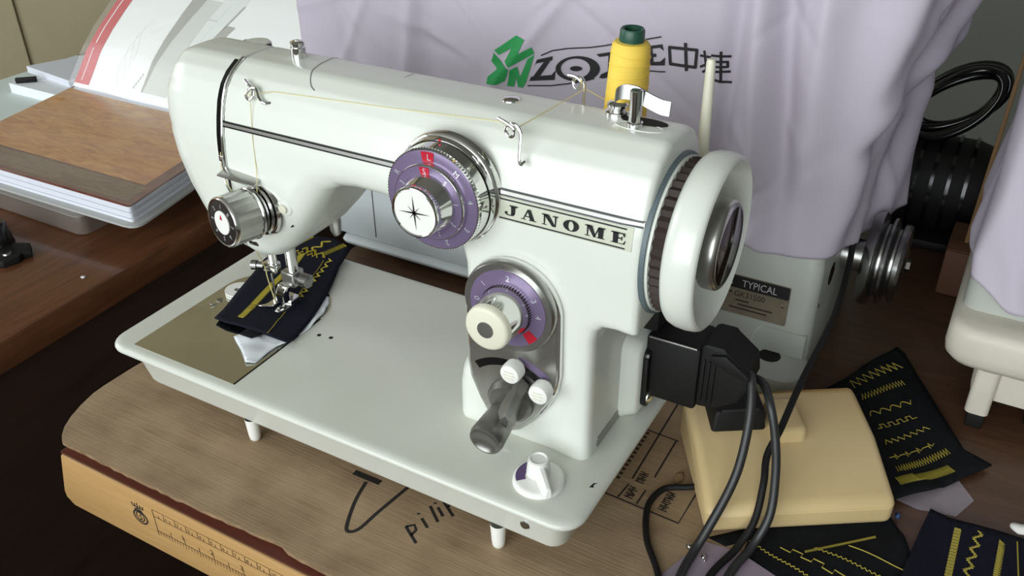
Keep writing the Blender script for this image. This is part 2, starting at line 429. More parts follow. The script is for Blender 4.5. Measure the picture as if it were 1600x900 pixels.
cr.add(ribbon([(cx-1.5, cz+3.5), (cx+1.5, cz+2), (cx-.8, cz), (cx+1.6, cz-2), (cx-1, cz-3.5)], 1.1, **pf)); cr.add(ribbon([(cx-4, cz+4.5), (cx-1, cz+6.5), (cx+3, cz+5)], 1.2, **pf))
for k in range(5): cr.add(ribbon([(cx-5+2.4*k, cz+8), (cx-5.4+2.6*k, cz+10.6+(k == 2)*1.2)], .9, **pf))
cr.add(ribbon([(cx-5, cz+7.6), (cx+5, cz+7.6)], .8, **pf))
mk('crest_print', cr, 'marker', edge, smooth=0)

cut = [(9, -56), (3, -51.5), (-3, -44.8), (-8.5, -35), (-13, -23), (-16.4, -10), (-17, 0), (-16.6, 14), (-16, 28), (-13, 60), (-13, 190), (120, 196), (300, 202), (446, 206), (446, 20), (452, -30), (640, -30), (640, -57)]
rc_ = random.Random(12); xx = 632.
while xx > 14:
    base_ = np.interp(xx, [14, 120, 204, 214, 262, 420, 640], [-56.3, -56, -53.6, -56.2, -57.8, -58, -57]); cut.append((xx, base_+rc_.uniform(-.55, .55))); xx -= rc_.uniform(3, 8)
cbd = mk('cardboard_sheet', prism(cut, (0, 0, TZ+.3), (1, 0, 0), (0, 1, 0), (0, 0, 3)), 'cardboard', smooth=0, mats=['cardboard', 'cardboard_core'], fm=[1, 0]+[1]*len(cut))
tag(cbd, 'flattened brown corrugated cardboard sheet with black marker writing under the white sewing machine', 'cardboard')
pc = dict(o=(0, 0, -46), u=(1, 0, 0), v=(0, 1, 0), n=(0, 0, 1))
ink = B()
ink.add(ribbon(crom([(215.4, 14.2), (219.5, -1.9), (226.2, -18.2), (231.1, -25.4), (236.3, -21.0), (238.2, -4.1), (241.5, 20.1), (243, 30)], 6), 2.4, **pc))
ink.add(ribbon([(203, 17.6), (224, 17.8)], 4.5, **pc))
for st in ([(273.4, -13.2), (260.3, -5.2)], [(260.3, -5.2), (264.2, -1.5), (267.4, -4.5), (267.2, -9.4)], [(272.5, 0.4), (264.9, 5.2)], [(261.6, 7), (260.6, 7.7)], [(275.4, 7.4), (263.7, 16.3)], [(275.5, 12.9), (268.6, 17.8)], [(265.6, 19.5), (264.5, 20.2)], [(281.1, 16.0), (268.0, 24.3)], [(274, 21), (273.5, 25.4), (281, 24.5)]):
    ink.add(ribbon(st, 1.9, **pc))
mk('marker_writing', ink, 'marker', cbd, smooth=0)
ink = B()
for st, w in (([(362.9, 200), (364.7, 100.5)], 1.3), ([(376.4, 149), (376.9, 108.7)], 1.3), ([(348, 150.3), (378, 149)], 1.2), ([(340, 80.9), (404.7, 78.2), (405.7, 112)], 1.3), ([(363.2, 81), (364.7, 95)], 1.2), ([(375.9, 81), (376.3, 95)], 1.2), ([(350, 81), (351, 150)], 1.0)):
    ink.add(ribbon(st, w, **pc))
rb_ = random.Random(8)
for (x, y, n_) in ((369, 84, 3), (370, 100, 3), (392, 84, 5)):
    for k in range(n_):
        yy = y+3.6*k
        for q_ in ([(x-3, yy), (x+3, yy+rb_.uniform(-.5, .5))], [(x-3, yy+2.2), (x+rb_.uniform(0, 3), yy+2)], [(x+rb_.uniform(-2.5, 2.5), yy), (x+rb_.uniform(-2.5, 2.5), yy+2.3)]): ink.add(ribbon(q_, 1.0, **pc))
for k in range(12): ink.add(ribbon([(356.5, 96+4.5*k), (356.2, 98.4+4.5*k)], 2.2, **pc))
mk('stamped_print', ink, 'stamp_ink', cbd, smooth=0)

# ------------------------------------------------------------------ the sewing machine
sm = thing('sewing_machine', (185, 89, -46), 'white flatbed zigzag sewing machine with purple dials standing on the cardboard', 'sewing machine')
# bed: flat top, rounded lip, tray wall
def bedring(il, ir, i_f, ib, z, r): return [(x, y, z) for x, y in rrect(il, i_f, 371-ir, 178-ib, r)]
rings = [bedring(6, 6, 6, 6, 0, 11), bedring(3.4, 3.4, 3.4, 3.4, -.2, 13), bedring(1.5, 1.5, 1.5, 1.5, -.9, 14.5), bedring(.4, .4, .4, .4, -2, 15.5), bedring(0, 0, 0, 0, -3.2, 16), bedring(.4, .4, .4, .4, -4.5, 15.5), bedring(1.6, 1.6, 1.6, 1.6, -5.5, 14), bedring(4.5, 3.5, 3.2, 3.5, -6, 12),
         bedring(18, 6, 4.6, 6, -6.3, 10), bedring(20, 7.5, 5.6, 7.5, -8, 10), bedring(26, 11, 7.6, 11, -26, 10), bedring(27.5, 12.5, 9, 12.5, -28.4, 9), bedring(32, 17, 14, 17, -29, 6)]
bed = mk('bed', loft(rings[::-1]), 'bed_enamel', sm, smooth=50)
for x, y in ((123.5, 11), (317.5, 9.5), (120, 160), (330, 160)):
    mk('foot', lathe((x, y, -27), (0, 0, -1), [(0, 4.9), (14, 4.2), (17.5, 3.8), (19, 2.6), (19, 0)], 20), 'white_plastic', sm)
mk('bed_notch', lathe((337, 7.0, -15.5), (0, -1, 0), [(-2, 3.6), (.4, 3.6), (.5, 0)], 20), 'black_plastic', sm)
mk('bed_bolt', lathe((337, 6.2, -16), (0, -1, 0), [(0, 3), (.5, 2.6), (.6, 0)], 16), 'steel', sm)
for x, y in ((128.5, 80.5), (138, 82)): mk('oil_hole', lathe((x, y, -.6), (0, 0, 1), [(0, 1.7), (.66, 1.6), (.67, 0)], 14), 'black_plastic', sm)
mk('bed_chip', prism([(0, 0), (2.5, 1), (1.6, 3), (3, 5), (1, 4.4)], (362.5, 36, -.05), (1, 0, 0), (0, 1, 0), (0, 0, .12)), 'black_plastic', sm, smooth=0)
# slide plate and round needle plate
mk('slide_plate', prism([(21.5, 8.2), (115.5, 8.2), (115.5, 66), (21.5, 66)], (0, 0, -.2), (1, 0, 0), (0, 1, 0), (0, 0, .55)), 'mirror_plate', sm, smooth=0)
npl = [(21.5, 66.5), (115.5, 66.5)]+ell(68.5, 99, 47, 37, 24, 0, 180)
mk('needle_plate', prism(npl, (0, 0, -.2), (1, 0, 0), (0, 1, 0), (0, 0, .6)), 'mirror_plate', sm, smooth=0)
for x, y in ((104, 80), (33, 80)): mk('plate_screw', lathe((x, y, .4), (0, 0, 1), [(0, 3), (.5, 2.6), (.5, 0)], 16), 'steel', sm)
mk('slide_hook', tube(crom([(36, 74, .8), (33, 71, 1.6), (31, 73, 1.8)], 4), .5, 6), 'steel', sm)
mk('plate_seam', prism([(115.6, 8.2), (116.6, 8.2), (116.6, 97), (115.6, 97)], (0, 0, -.2), (1, 0, 0), (0, 1, 0), (0, 0, .42)), 'black_plastic', sm, smooth=0)

# arm, head and pillar: one casting, cut from the face cover along the seam
H = 1.5; LO = np.array([14., 42., -3.])
gx, gy, gz = [np.arange(LO[i], hi, H, dtype=np.float32) for i, hi in enumerate((388, 148, 204))]
front = [(95, 197.4), (83, 197), (79, 195.8), (70, 190.6), (64, 184.4), (59.6, 176), (56.5, 166), (54.2, 156), (53, 147), (52.4, 135), (52.4, 110), (52.6, 60), (52.6, -30)]
PYZ = front+[(190-y, z) for y, z in front[::-1]][:-1]
Yg, Zg = np.meshgrid(gy, gz, indexing='ij'); dyz = polysdf(PYZ, Yg, Zg)
QXZ = [(46, 240), (43, 206), (35, 190), (28.5, 176), (25.5, 160), (25, 144), (28.5, 124), (35.5, 104), (44.5, 88), (56, 73), (68, 65), (108, 65), (119, 69.5), (131, 79.5), (143, 93), (154, 107), (164, 121), (172, 131), (182, 136.5), (196, 138.4),
       (242, 137.8), (252, 136), (260, 131), (265.5, 123), (268, 112), (268.4, 60), (267, 46), (262.5, 36), (260.5, 24), (260, -8), (352.5, -8), (352.5, 84), (354, 92), (358, 96.5), (366, 98), (377.5, 98), (377.5, 240)]
Xg, Zg2 = np.meshgrid(gx, gz, indexing='ij'); dxz = polysdf(QXZ, Xg, Zg2)
kx = np.interp(gx, [30, 60, 110, 150, 330, 350, 372], [54, 50, 26, 18, 18, 9, 4.5]).astype(np.float32)[:, None, None]
kx = np.where(gx[:, None, None] > 120, kx, kx*np.interp(gz, [150, 178, 195], [1, .72, .36]).astype(np.float32)[None, None, :])
FB = smax(dxz[:, None, :], dyz[None, :, :], kx)
GX = gx[:, None, None]; GZ = gz[None, None, :]
# recess under the face cover edge, sharp cuts
Fbody = np.maximum(FB, 98.2-GX); Fface = np.maximum(FB, GX-96.4)
def casting(name, Fd, m, parent):
    V, Fc = surfnet(Fd, LO, H); V = snapto(Fd, LO, H, V, 3); return mk(name, (V, Fc), m, parent, smooth=45)
body = casting('body', np.maximum(Fbody, -1-GZ), 'enamel', sm)
face = casting('face_cover', Fface, 'enamel', sm)
def fy(x, z):
    """y of the front of the casting at (x, z)"""
    ys = np.arange(43, 95, .25); P = np.stack([np.full(len(ys), x), ys, np.full(len(ys), z)], 1); f = tri(FB, LO, H, P)
    i = int(np.argmax(f < 0)); 
    return ys[i] if i == 0 else ys[i-1]+.25*f[i-1]/(f[i-1]-f[i])
def tz(x, y):
    zs = np.arange(203, 140, -.25); P = np.stack([np.full(len(zs), x), np.full(len(zs), y), zs], 1); f = tri(FB, LO, H, P)
    i = int(np.argmax(f < 0)); return zs[i]+.25*(1-f[i-1]/(f[i-1]-f[i])) if i else zs[0]
# seam of the face cover: dark gap and bright trim
seam = [(97.3, fy(97.3, z), z) for z in list(np.arange(74, 194, 3))]+[(97.3, y, tz(97.3, y)) for y in np.arange(76, 84, 2.)]
def along(path, x0, x1, out, depth=2.0):
    v = []; f = []
    for i, p in enumerate(path):
        a = np.array(path[max(i-1, 0)]); b = np.array(path[min(i+1, len(path)-1)]); t = (b-a)/np.linalg.norm(b-a); n = np.array([0, -t[2], t[1]])
        for x, o in ((x0, -depth), (x0, out), (x1, out), (x1, -depth)): q = np.array(p)+n*o; v.append((x, q[1], q[2]))
    k = len(path)
    for i in range(k-1):
        for j in range(4): a = i*4+j; b = i*4+(j+1) % 4; f.append((a, b, b+4, a+4))
    f += [(3, 2, 1, 0), tuple((k-1)*4+j for j in range(4))]
    return v, f
up_part = [p for p in seam if p[2] > 128]
mk('face_gasket', along(seam, 96.2, 98.4, -.7), 'black_plastic', sm, smooth=30)
gap = [(94.4, fy(94.4, z), z) for z in np.arange(140, 194, 3)]+[(94.4, y, tz(94.4, y)) for y in (77., 79.5)]
mk('face_latch_edge', along(gap, 92.6-.0, 96.6, .25, 3), 'black_gloss', sm, smooth=30)
mk('face_trim', tube([(97.4, p[1]-.1, p[2]) for p in up_part], 1.25, 8), 'chrome', sm, smooth=60)
mk('face_latch', rbox((95.4, fy(95, 141)-.8, 141), (3, 2.5, 4), .6), 'chrome', sm)
# long trim strip on the arm
def strip(x0, x1, z, w, out, name, m, par=sm, n=24):
    path = [(x0+(x1-x0)*i/n) for i in range(n+1)]; v = []; f = []
    for x in path:
        y = fy(x, z); y1 = fy(x, z+w/2); y0 = fy(x, z-w/2)
        for (zz, yy) in ((z+w/2, y1+1), (z+w/2, y1-out), (z-w/2, y0-out), (z-w/2, y0+1)): v.append((x, yy, zz))
    for i in range(n):
        for j in range(4): a = i*4+j; b = i*4+(j+1) % 4; f.append((a, b, b+4, a+4))
    f += [(3, 2, 1, 0), tuple(n*4+j for j in range(4))]
    return mk(name, (v, f), m, par, smooth=30)
ts = strip(98.3, 376.4, 163.2, 3.2, .9, 'trim_strip', 'grey_metal'); strip(98.6, 376, 164.6, .8, 1.05, 'strip_inlay', 'black_gloss', ts); strip(98.6, 376, 161.9, .8, 1.05, 'strip_inlay', 'black_gloss', ts)
# name plate
pl = strip(293, 371.5, 154.6, 12.5, .5, 'name_plate', 'plate_silver')
strip(296, 368, 159.6, .7, .7, 'plate_line', 'black_print', pl); strip(296, 368, 149.4, .7, .7, 'plate_line', 'black_print', pl)
GL = {  # fat-face capitals, unit height
 'J': (.85, [[(.45, .9), (.95, .9), (.95, 1), (.35, 1)], [(.5, .25), (.78, .25), (.78, .95), (.5, .95)], [(.5, .3), (.78, .3), (.7, .06), (.45, 0), (.35, .07), (.48, .12)], [(.45, 0), (.2, .02), (.02, .15), (.02, .3), (.15, .36), (.24, .28), (.18, .16), (.38, .08)]]),
 'A': (1.15, [[(.0, 0), (.38, 0), (.38, .07), (0, .07)], [(.6, 0), (1.15, 0), (1.15, .07), (.6, .07)], [(.14, .05), (.22, .05), (.56, 1), (.48, 1)], [(.68, .05), (1.02, .05), (.66, 1), (.48, 1)], [(.28, .3), (.75, .3), (.75, .37), (.28, .37)]]),
 'N': (1.15, [[(0, 0), (.36, 0), (.36, .07), (0, .07)], [(0, .93), (.4, .93), (.4, 1), (0, 1)], [(.14, .03), (.22, .03), (.22, .97), (.14, .97)], [(.14, 1), (.46, 1), (1.02, 0), (.74, 0)], [(.94, 0), (1.02, 0), (1.02, .97), (.94, .97)], [(.78, .93), (1.15, .93), (1.15, 1), (.78, 1)]]),
 'O': (1.15, None),
 'M': (1.4, [[(0, 0), (.36, 0), (.36, .07), (0, .07)], [(0, .93), (.4, .93), (.4, 1), (0, 1)], [(.14, .03), (.22, .03), (.22, .97), (.14, .97)], [(.14, 1), (.46, 1), (.78, 0), (.6, 0)], [(.6, 0), (.68, 0), (1.02, 1), (.92, 1)], [(.92, .03), (1.26, .03), (1.26, .97), (.92, .97)], [(.82, 0), (1.38, 0), (1.38, .07), (.82, .07)], [(.92, .93), (1.38, .93), (1.38, 1), (.92, 1)]]),
 'E': (1.05, [[(.14, .0), (.48, 0), (.48, 1), (.14, 1)], [(0, 0), (.95, 0), (.95, .07), (0, .07)], [(0, .93), (.92, .93), (.92, 1), (0, 1)], [(.4, .46), (.74, .46), (.74, .54), (.4, .54)], [(.7, .34), (.76, .34), (.76, .66), (.7, .66)], [(.8, .93), (.92, .93), (.92, .68), (.88, .68)], [(.82, .07), (.95, .07), (1.0, .34), (.95, .34)]])}
def ringpoly(cx, cy, ax, ay, bx, by, n=28):
    o = ell(cx, cy, ax, ay, n); i = ell(cx, cy, bx, by, n); return [[o[k], o[(k+1) % n], i[(k+1) % n], i[k]] for k in range(n)]
x = 299.0; let = B(); hgt = 6.0; wf = 8.0
for ch in 'JANOME':
    w, P = GL[ch]
    if P is None: P = ringpoly(.55, .5, .55, .52, .2, .44)
    bb = B()
    for q in P:
        pts = [(x+p[0]*wf, 151.4+p[1]*hgt) for p in q]
        let.add(prism(pts, (0, fy(x+4, 154.4)-.55, 0), (1, 0, 0), (0, 0, 1), (0, -.3, 0)))
    x += w*wf+3.1
mk('lettering', let, 'black_print', pl, smooth=0)

# seams of the top cover
def topline(pts): return [(x, y, tz(x, y)+.05) for x, y in pts]
hl = crom([(143, 128), (146.3, 114), (147.8, 98), (149.5, 88), (153, 79), (158, 72.5), (162.5, 70)], 6)
mk('top_cover_seam', tube(topline([(p[0], p[1]) for p in hl]), .35, 6), 'grey_metal', sm)
mk('top_cover_seam', tube(topline([(208.4, 116), (207.5, 106), (207, 98)]), .18, 6), 'grey_metal', sm)
mk('top_screw', lathe((279.5, 95.5, tz(279.5, 95.5)-.3), (0, 0, 1), [(0, 5.2), (.8, 5), (1.6, 3.6), (1.9, 0)], 24), 'chrome', sm)
mk('oil_cap', B().add(lathe((80, 112, 189.5), (0, 0, 1), [(0, 9.8), (5.5, 9.6), (6.8, 8.6), (7.2, 0)], 28)), 'enamel', sm)
for x in (70.5, 90): mk('cap_screw', lathe((x, 112.5, 190), (0, 0, 1), [(0, 1.8), (5.8, 1.7), (6.2, 0)], 10), 'dark_metal', sm)
pr = mk('pressure_cap', lathe((128, 98, tz(128, 98)-1), (0, 0, 1), [(0, 4.7), (7.4, 4.5), (7.4, 3.6), (8.4, 3.6), (8.4, 4.2), (10.4, 4.2), (11, 3.4), (11, 1.6), (9.5, 1.4), (9.5, 0)], 28), 'chrome', sm)
mk('cap_pin', tube([(123, 97, 206), (125.5, 97.6, 206)], .8, 6), 'chrome', pr)
# wire thread guides
def zoff(p, d): return (p[0], fy(p[0], p[2])-d, p[2])
g1 = crom([(112.6, fy(113, 190)-4, 190.2), (117, fy(117, 188)-4, 188.6), (121, fy(121, 187)-4.2, 187), (122.8, fy(122, 184)-4.2, 183.6), (120.6, fy(121, 182)-4.6, 181.6), (118.6, fy(119, 184)-5, 184.4), (120.4, fy(120, 187.5)-5, 187.6), (124, fy(124, 187)-4, 187.2), (127.5, fy(127, 183)-3, 183), (131.5, fy(131, 180)-2, 180.8), (134.6, fy(134, 180)+2, 180.2)], 6)
mk('thread_guide', tube(g1, .95, 8), 'chrome', sm)
yg = 61.5
g2 = crom([(291.8, 60, 201.5), (297, 60, 199.6), (301, 60, 197.4), (301, 60.2, 193.6), (298, 60.6, 192.6), (295.8, 61, 195.4), (298.2, 61, 199), (302.4, 60.2, 199.4), (305, 60, 196), (305.4, 59, 190), (305.8, 57.2, 183), (307.2, 56.2, 180.6), (308.4, 58.5, 181.4)], 6)
mk('thread_guide', tube(g2, .9, 8), 'chrome', sm)
g3 = crom([(303.5, 116, 209), (308, 116, 208.6), (311, 116.4, 206), (309.6, 117, 201.8), (306.8, 117.4, 202.6), (306.2, 117.6, 206), (309.5, 118, 208.4), (312.4, 118, 205), (312.4, 118, 196), (312.4, 118, 190)], 6)
mk('thread_guide', tube(g3, .9, 8), 'chrome', sm)

# stitch width dial
d1 = mk('stitch_width_dial', lathe((264, fy(264, 158)+2, 158), (0, -1, 0), [(0, 32.4), (3, 32.2), (4.4, 31.6), (5, 30.6), (7, 30.2), (8.2, 29.8), (8.4, 26)], 72), 'chrome', sm)
yb = 47.5
def knurl(p0, axis, t0, t1, r, dr, n):
    a, u, w = frame(axis); p0 = np.array(p0, float); v = []; f = []
    for t in (t0, t1):
        for i in range(2*n):
            th = math.pi*i/n; rr = r+(dr if i % 2 else 0); v.append(p0+a*t+rr*(math.cos(th)*u+math.sin(th)*w))
    m = 2*n
    for i in range(m): f.append((i, (i+1) % m, m+(i+1) % m, m+i))
    f.append(tuple(range(m))[::-1]); f.append(tuple(range(m, 2*m)))
    return v, f
P1 = (264, yb, 158)
mk('dial_rim', lathe(P1, (0, -1, 0), [(0, 29.2), (7, 28.8), (7, 20)], 72), 'chrome', d1)
mk('rim_knurl', knurl(P1, (0, -1, 0), 6.8, 9.6, 28.4, .45, 96), 'chrome', d1, smooth=25)
mk('outer_scale', lathe(P1, (0, -1, 0), [(9.3, 28.2), (9.9, 28), (10.1, 27.6), (10.1, 20.5), (9.3, 20.5)], 72), 'purple', d1)
mk('scale_step', lathe(P1, (0, -1, 0), [(9, 21.8), (13, 21.6), (13.6, 21.2), (13.6, 20)], 72), 'chrome', d1)
mk('inner_scale', lathe(P1, (0, -1, 0), [(13, 21), (13.8, 20.8), (13.8, 14), (13, 14)], 72), 'purple', d1)
kn = mk('knob', lathe(P1, (0, -1, 0), [(13, 17), (17, 15.8), (23, 14), (23, 8)], 64), 'chrome', d1)
mk('knob_knurl', knurl(P1, (0, -1, 0), 22.6, 24.8, 13.9, .5, 56), 'chrome', kn, smooth=25)
mk('knob_rim', lathe(P1, (0, -1, 0), [(24.2, 14.2), (25.6, 14.4), (26.6, 14), (26.8, 13.2), (26.2, 12.6)], 56), 'chrome', kn)
mk('knob_cap', lathe(P1, (0, -1, 0), [(24, 13.2), (26.2, 13), (26.4, 0)], 56), 'white_plastic', kn)
st = B(); yk = yb-26.5
for k in range(8):
    a = math.radians(90-45*k+4); L_ = 9.6 if k % 2 == 0 else 5
    st.add(prism([(-.55 if k % 2 == 0 else -.35, 0), (.55 if k % 2 == 0 else .35, 0), (0, L_)], (264, yk, 158), (math.sin(a), 0, -math.cos(a)), (math.cos(a), 0, math.sin(a)), (0, -.15, 0)))
mk('star_print', st, 'dark_metal', kn, smooth=0)
def dialmark(name, m, c, y, r0, r1, a0, a1, par, h=.25):
    n = 5; pts = [(r0*math.cos(t), r0*math.sin(t)) for t in np.radians(np.linspace(a0, a1, n))]+[(r1*math.cos(t), r1*math.sin(t)) for t in np.radians(np.linspace(a1, a0, n))]
    return mk(name, prism(pts, (c[0], y, c[2]), (1, 0, 0), (0, 0, 1), (0, -h, 0)), m, par, smooth=0)
rm = dialmark('red_mark', 'red_mark', P1, yb-10.1, 22, 27.6, 84, 101, d1); dialmark('red_mark', 'red_mark', P1, yb-13.8, 15.6, 20.4, 84, 102, d1)
dialmark('index_mark', 'red_mark', P1, yb+3.5-3.6, 29.9, 31.2, 88, 91, d1, .4)
mk('mark_letter', place2d(text2d('L', 5), (262.4, yb-10.45, 181), (1, 0, 0), (0, 0, 1)), 'silver_print', d1, smooth=0)
mk('mark_letter', place2d(text2d('S', 5), (261.8, yb-14.15, 174.4), (1, 0, 0), (0, 0, 1)), 'silver_print', d1, smooth=0)
for a, t in ((50, 'M'), (10, '4'), (-30, '3'), (-70, '2'), (-110, '1'), (-150, '0'), (150, 'R')):
    q = math.radians(a); uu = np.array((math.sin(q), 0, -math.cos(q))); vv = np.array((math.cos(q), 0, math.sin(q)))
    mk('mark_letter', place2d(text2d(t, 4.6), np.array((264, yb-10.3, 158))+vv*23-uu*1.4, uu, vv), 'silver_print', d1, smooth=0)
    mk('mark_letter', place2d(text2d(str((abs(a)//10) % 6), 4), np.array((264, yb-14, 158))+vv*16.6-uu*1.2, uu, vv), 'silver_print', d1, smooth=0)

# stitch length plate and dial
ypl = 52.8
plate = [(275.5, 98)]+[(305.8+30.3*math.cos(t), 97+30.3*math.sin(t)) for t in np.radians(np.linspace(172, 8, 18))]+[(336.2, 60), (334.6, 48), (329, 36), (320, 22), (311, 12), (304, 8), (297, 8.5), (290, 14), (283, 26), (277, 40), (275.3, 52)]
cp = mk('stitch_length_plate', prism(plate, (0, ypl, 0), (1, 0, 0), (0, 0, 1), (0, -4.5, 0), r=1.2), 'chrome', sm, smooth=30)
inner = [(305.6+(x-305.6)*.93, 68+(z-68)*.955) for x, z in plate]
mk('plate_face', prism(inner, (0, ypl-4.3, 0), (1, 0, 0), (0, 0, 1), (0, -.6, 0)), 'satin_chrome', cp, smooth=0)
P2 = (305.6, 48.2, 99.5)
mk('dial_base', lathe(P2, (0, -1, 0), [(0, 28.6), (3.5, 28), (4.4, 27.2), (4.4, 23)], 64), 'satin_chrome', cp)
mk('dial_scale', lathe(P2, (0, -1, 0), [(3.8, 23.8), (4.8, 23.6), (4.8, 14), (4, 14)], 64), 'purple', cp)
k2 = mk('knob', lathe(P2, (0, -1, 0), [(4, 15.4), (8, 14.8), (22.9, 12.9), (23, 8)], 64), 'chrome', cp)
mk('knob_knurl', knurl(P2, (0, -1, 0), 4.8, 7.5, 14.9, .5, 56), 'dark_metal', k2, smooth=25)
mk('knob_cap', lathe(P2, (0, -1, 0), [(22.8, 13), (23.4, 13.5), (26, 13.3), (27.4, 12.5), (28, 11), (28.2, 0)], 56), 'ivory', k2)
mk('knob_button', lathe(P2, (0, -1, 0), [(28, 5), (28.6, 4.8), (28.8, 0)], 32), 'grey_metal', k2)
dialmark('red_mark', 'red_mark', P2, P2[1]-4.8, 16.5, 23.4, -54, -36, cp)
for a, t in ((88, '2'), (140, '1'), (30, '3'), (0, '4'), (175, '0')):
    q = math.radians(a); uu = np.array((math.sin(q), 0, -math.cos(q))); vv = np.array((math.cos(q), 0, math.sin(q)))
    mk('mark_letter', place2d(text2d(t, 5), np.array((P2[0], P2[1]-4.95, P2[2]))+vv*17.6-uu*1.5, uu, vv), 'silver_print', cp, smooth=0)
yq = ypl-5
def arcband(c, r0, r1, a0, a1, y, h, n=14):
    T = np.radians(np.linspace(a0, a1, n)); pts = [(r0*math.cos(t), r0*math.sin(t)) for t in T]+[(r1*math.cos(t), r1*math.sin(t)) for t in T[::-1]]
    return prism(pts, (c[0], y, c[1]), (1, 0, 0), (0, 0, 1), (0, -h, 0))
PV = (304.5, 25)
mk('scale_arc', arcband(PV, 37, 41.5, 50, 82, yq+.2, .35, 20), 'purple', cp, smooth=0)
mk('lever_slot', arcband(PV, 31.5, 36.5, 38, 131, yq+.2, .3, 20), 'black_gloss', cp, smooth=0)
for x, z in ((310.5, 60.8), (328.6, 53)):
    sk = mk('stop_knob', lathe((x, yq, z), (0, -1, 0), [(0, 3.5), (4, 3.5), (4, 6.2), (9.5, 6.4), (11.4, 5.8), (12, 4.6), (12.2, 0)], 28), 'white_plastic', cp)
    mk('grip_line', B().add(rbox((x, yq-12.3, z), (7, .3, .7))).add(rbox((x, yq-12.3, z+2), (5.6, .3, .6))).add(rbox((x, yq-12.3, z-2), (5.6, .3, .6))), 'ivory', sk, smooth=0)
lv = mk('reverse_lever', loft([[(304+rx*math.cos(t)+dx, y, 33+rz*math.sin(t)+dz) for t in np.linspace(0, 2*math.pi, 24, endpoint=False)] for (y, dx, dz, rx, rz) in ((yq+.5, 1, 0, 15, 14), (yq-3, 1, 0, 14.5, 13.5), (yq-6, 2, 1, 12, 11.5))]), 'lever_metal', cp)
mk('lever_blade', loft([[(x, y, z) for x, z in q] for y, q in ((yq-2, [(306, 26), (314, 30), (318, 50), (313, 54), (306, 44)]), (yq-12, [(303, 18), (311, 20), (317, 44), (314, 48), (305, 38)]), (yq-19, [(303, 14), (309, 15), (314, 34), (312, 37), (305, 30)]))]), 'lever_metal', lv, smooth=30)
mk('lever_grip', lathe((303, yq-4, 26), (.05, -1, -.12), [(0, 8.5), (8, 9.4), (18, 10.2), (23, 10.6), (25.6, 9.8), (26, 8.4), (24.4, 6.5), (23.6, 0)], 36), 'lever_metal', lv)

# drop feed dial on the bed
fd = mk('drop_feed_dial', lathe((335, 27, 0), (0, 0, 1), [(0, 15.4), (2, 15.2), (3, 14.2), (3.3, 12.6), (3.3, 0)], 48), 'white_plastic', sm)
T = np.radians(np.linspace(130, 225, 12))
mk('purple_mark', prism([(13.6*math.cos(t), 13.6*math.sin(t)) for t in T]+[(8*math.cos(t), 8*math.sin(t)) for t in T[::-1]], (335, 27, 3.2), (1, 0, 0), (0, 1, 0), (0, 0, .35)), 'purple_dark', fd, smooth=0)
mk('dial_post', lathe((333, 30, 3), (0, 0, 1), [(0, 7.2), (8, 6.4), (10.4, 6), (10.9, 5), (10, 4.2), (10, 0)], 32), 'white_plastic', fd)
mk('pointer', loft([[(331.6, 25.7, 3.2), (337.2, 31.6, 3.2), (349.8, 15.2, 3.2), (346.4, 11.8, 3.2)], [(332, 27.4, 11.4), (336, 30.9, 11.4), (349.2, 15.5, 8), (346.6, 13, 8)], [(332.8, 28.7, 12.8), (335.1, 30.4, 12.8), (348.6, 15.6, 9.2), (347, 14, 9.2)]]), 'white_plastic', fd, smooth=30, bevel=.7)

# tension assembly on the head
ta = np.array([-.22, -1, .06]); ta /= np.linalg.norm(ta); TP = np.array([123.0, 54.0, 111.6])
td = mk('tension_base', lathe(TP, ta, [(0, 17.5), (2, 17), (2.6, 15.5), (2.6, 6)], 40), 'chrome', sm)
mk('tension_disc', lathe(TP, ta, [(3.4, 15.8), (4.4, 16.2), (5.2, 15.6), (5.6, 13)], 40), 'chrome', td)
mk('tension_disc', lathe(TP, ta, [(6.2, 14.6), (7, 15), (7.6, 14.4), (7.8, 8)], 40), 'steel', td)
mk('tension_core', lathe(TP, ta, [(2, 12), (11, 12)], 30), 'black_gloss', td)
tk = mk('tension_knob', knurl(TP, ta, 10, 28.5, 16.2, -.5, 22), 'satin_chrome', td, smooth=25)
mk('knob_collar', lathe(TP, ta, [(9.6, 13), (9.8, 16.6), (11, 16.8), (11.6, 16.2)], 48), 'chrome', tk)
mk('knob_ring', lathe(TP, ta, [(28.3, 16.4), (29.8, 16), (30.6, 15.2), (30.4, 14.4)], 48), 'chrome', tk)
mk('number_ring', lathe(TP, ta, [(28.4, 15), (30.2, 14.8), (30.2, 6)], 48), 'dark_metal', tk)
mk('knob_centre', lathe(TP, ta, [(29.6, 7.8), (30.8, 7.6), (31, 0)], 36), 'white_plastic', tk)
a_, u_, w_ = frame(ta); U2 = np.array([1, 0, 0])-ta*ta[0]; U2 /= np.linalg.norm(U2); W2 = np.cross(U2, ta); W2 = W2 if W2[2] > 0 else -W2
mk('red_pointer', prism([(-1.3, 2.2), (1.3, 2.2), (0, 5.6)], TP+ta*31, U2, W2, ta*.15), 'red_mark', tk, smooth=0)
for k in range(8):
    q = math.radians(90+45*k); uu = U2*math.sin(q)-W2*math.cos(q); vv = U2*math.cos(q)+W2*math.sin(q)
    mk('mark_letter', place2d(text2d(str(k+1), 4), TP+ta*30.35+vv*9.2-uu*1.1, uu, vv), 'silver_print', tk, smooth=0)
mk('spring_bracket', loft([[(131, 51.5, 123), (137, 52.6, 119), (138, 52.6, 113), (135, 51.5, 105), (130, 51.5, 103)], [(131, 48.5, 122), (136, 50.4, 118), (137, 50.4, 113), (134, 48.5, 106), (130, 48.5, 104)]]), 'steel', td, smooth=30, bevel=.6)
mk('thread_bar', rbox((111, fy(111, 132)-3.6, 132.6), (29, 8.4, 1.2), .5, rot=(.25, .07, .04)), 'satin_chrome', sm)
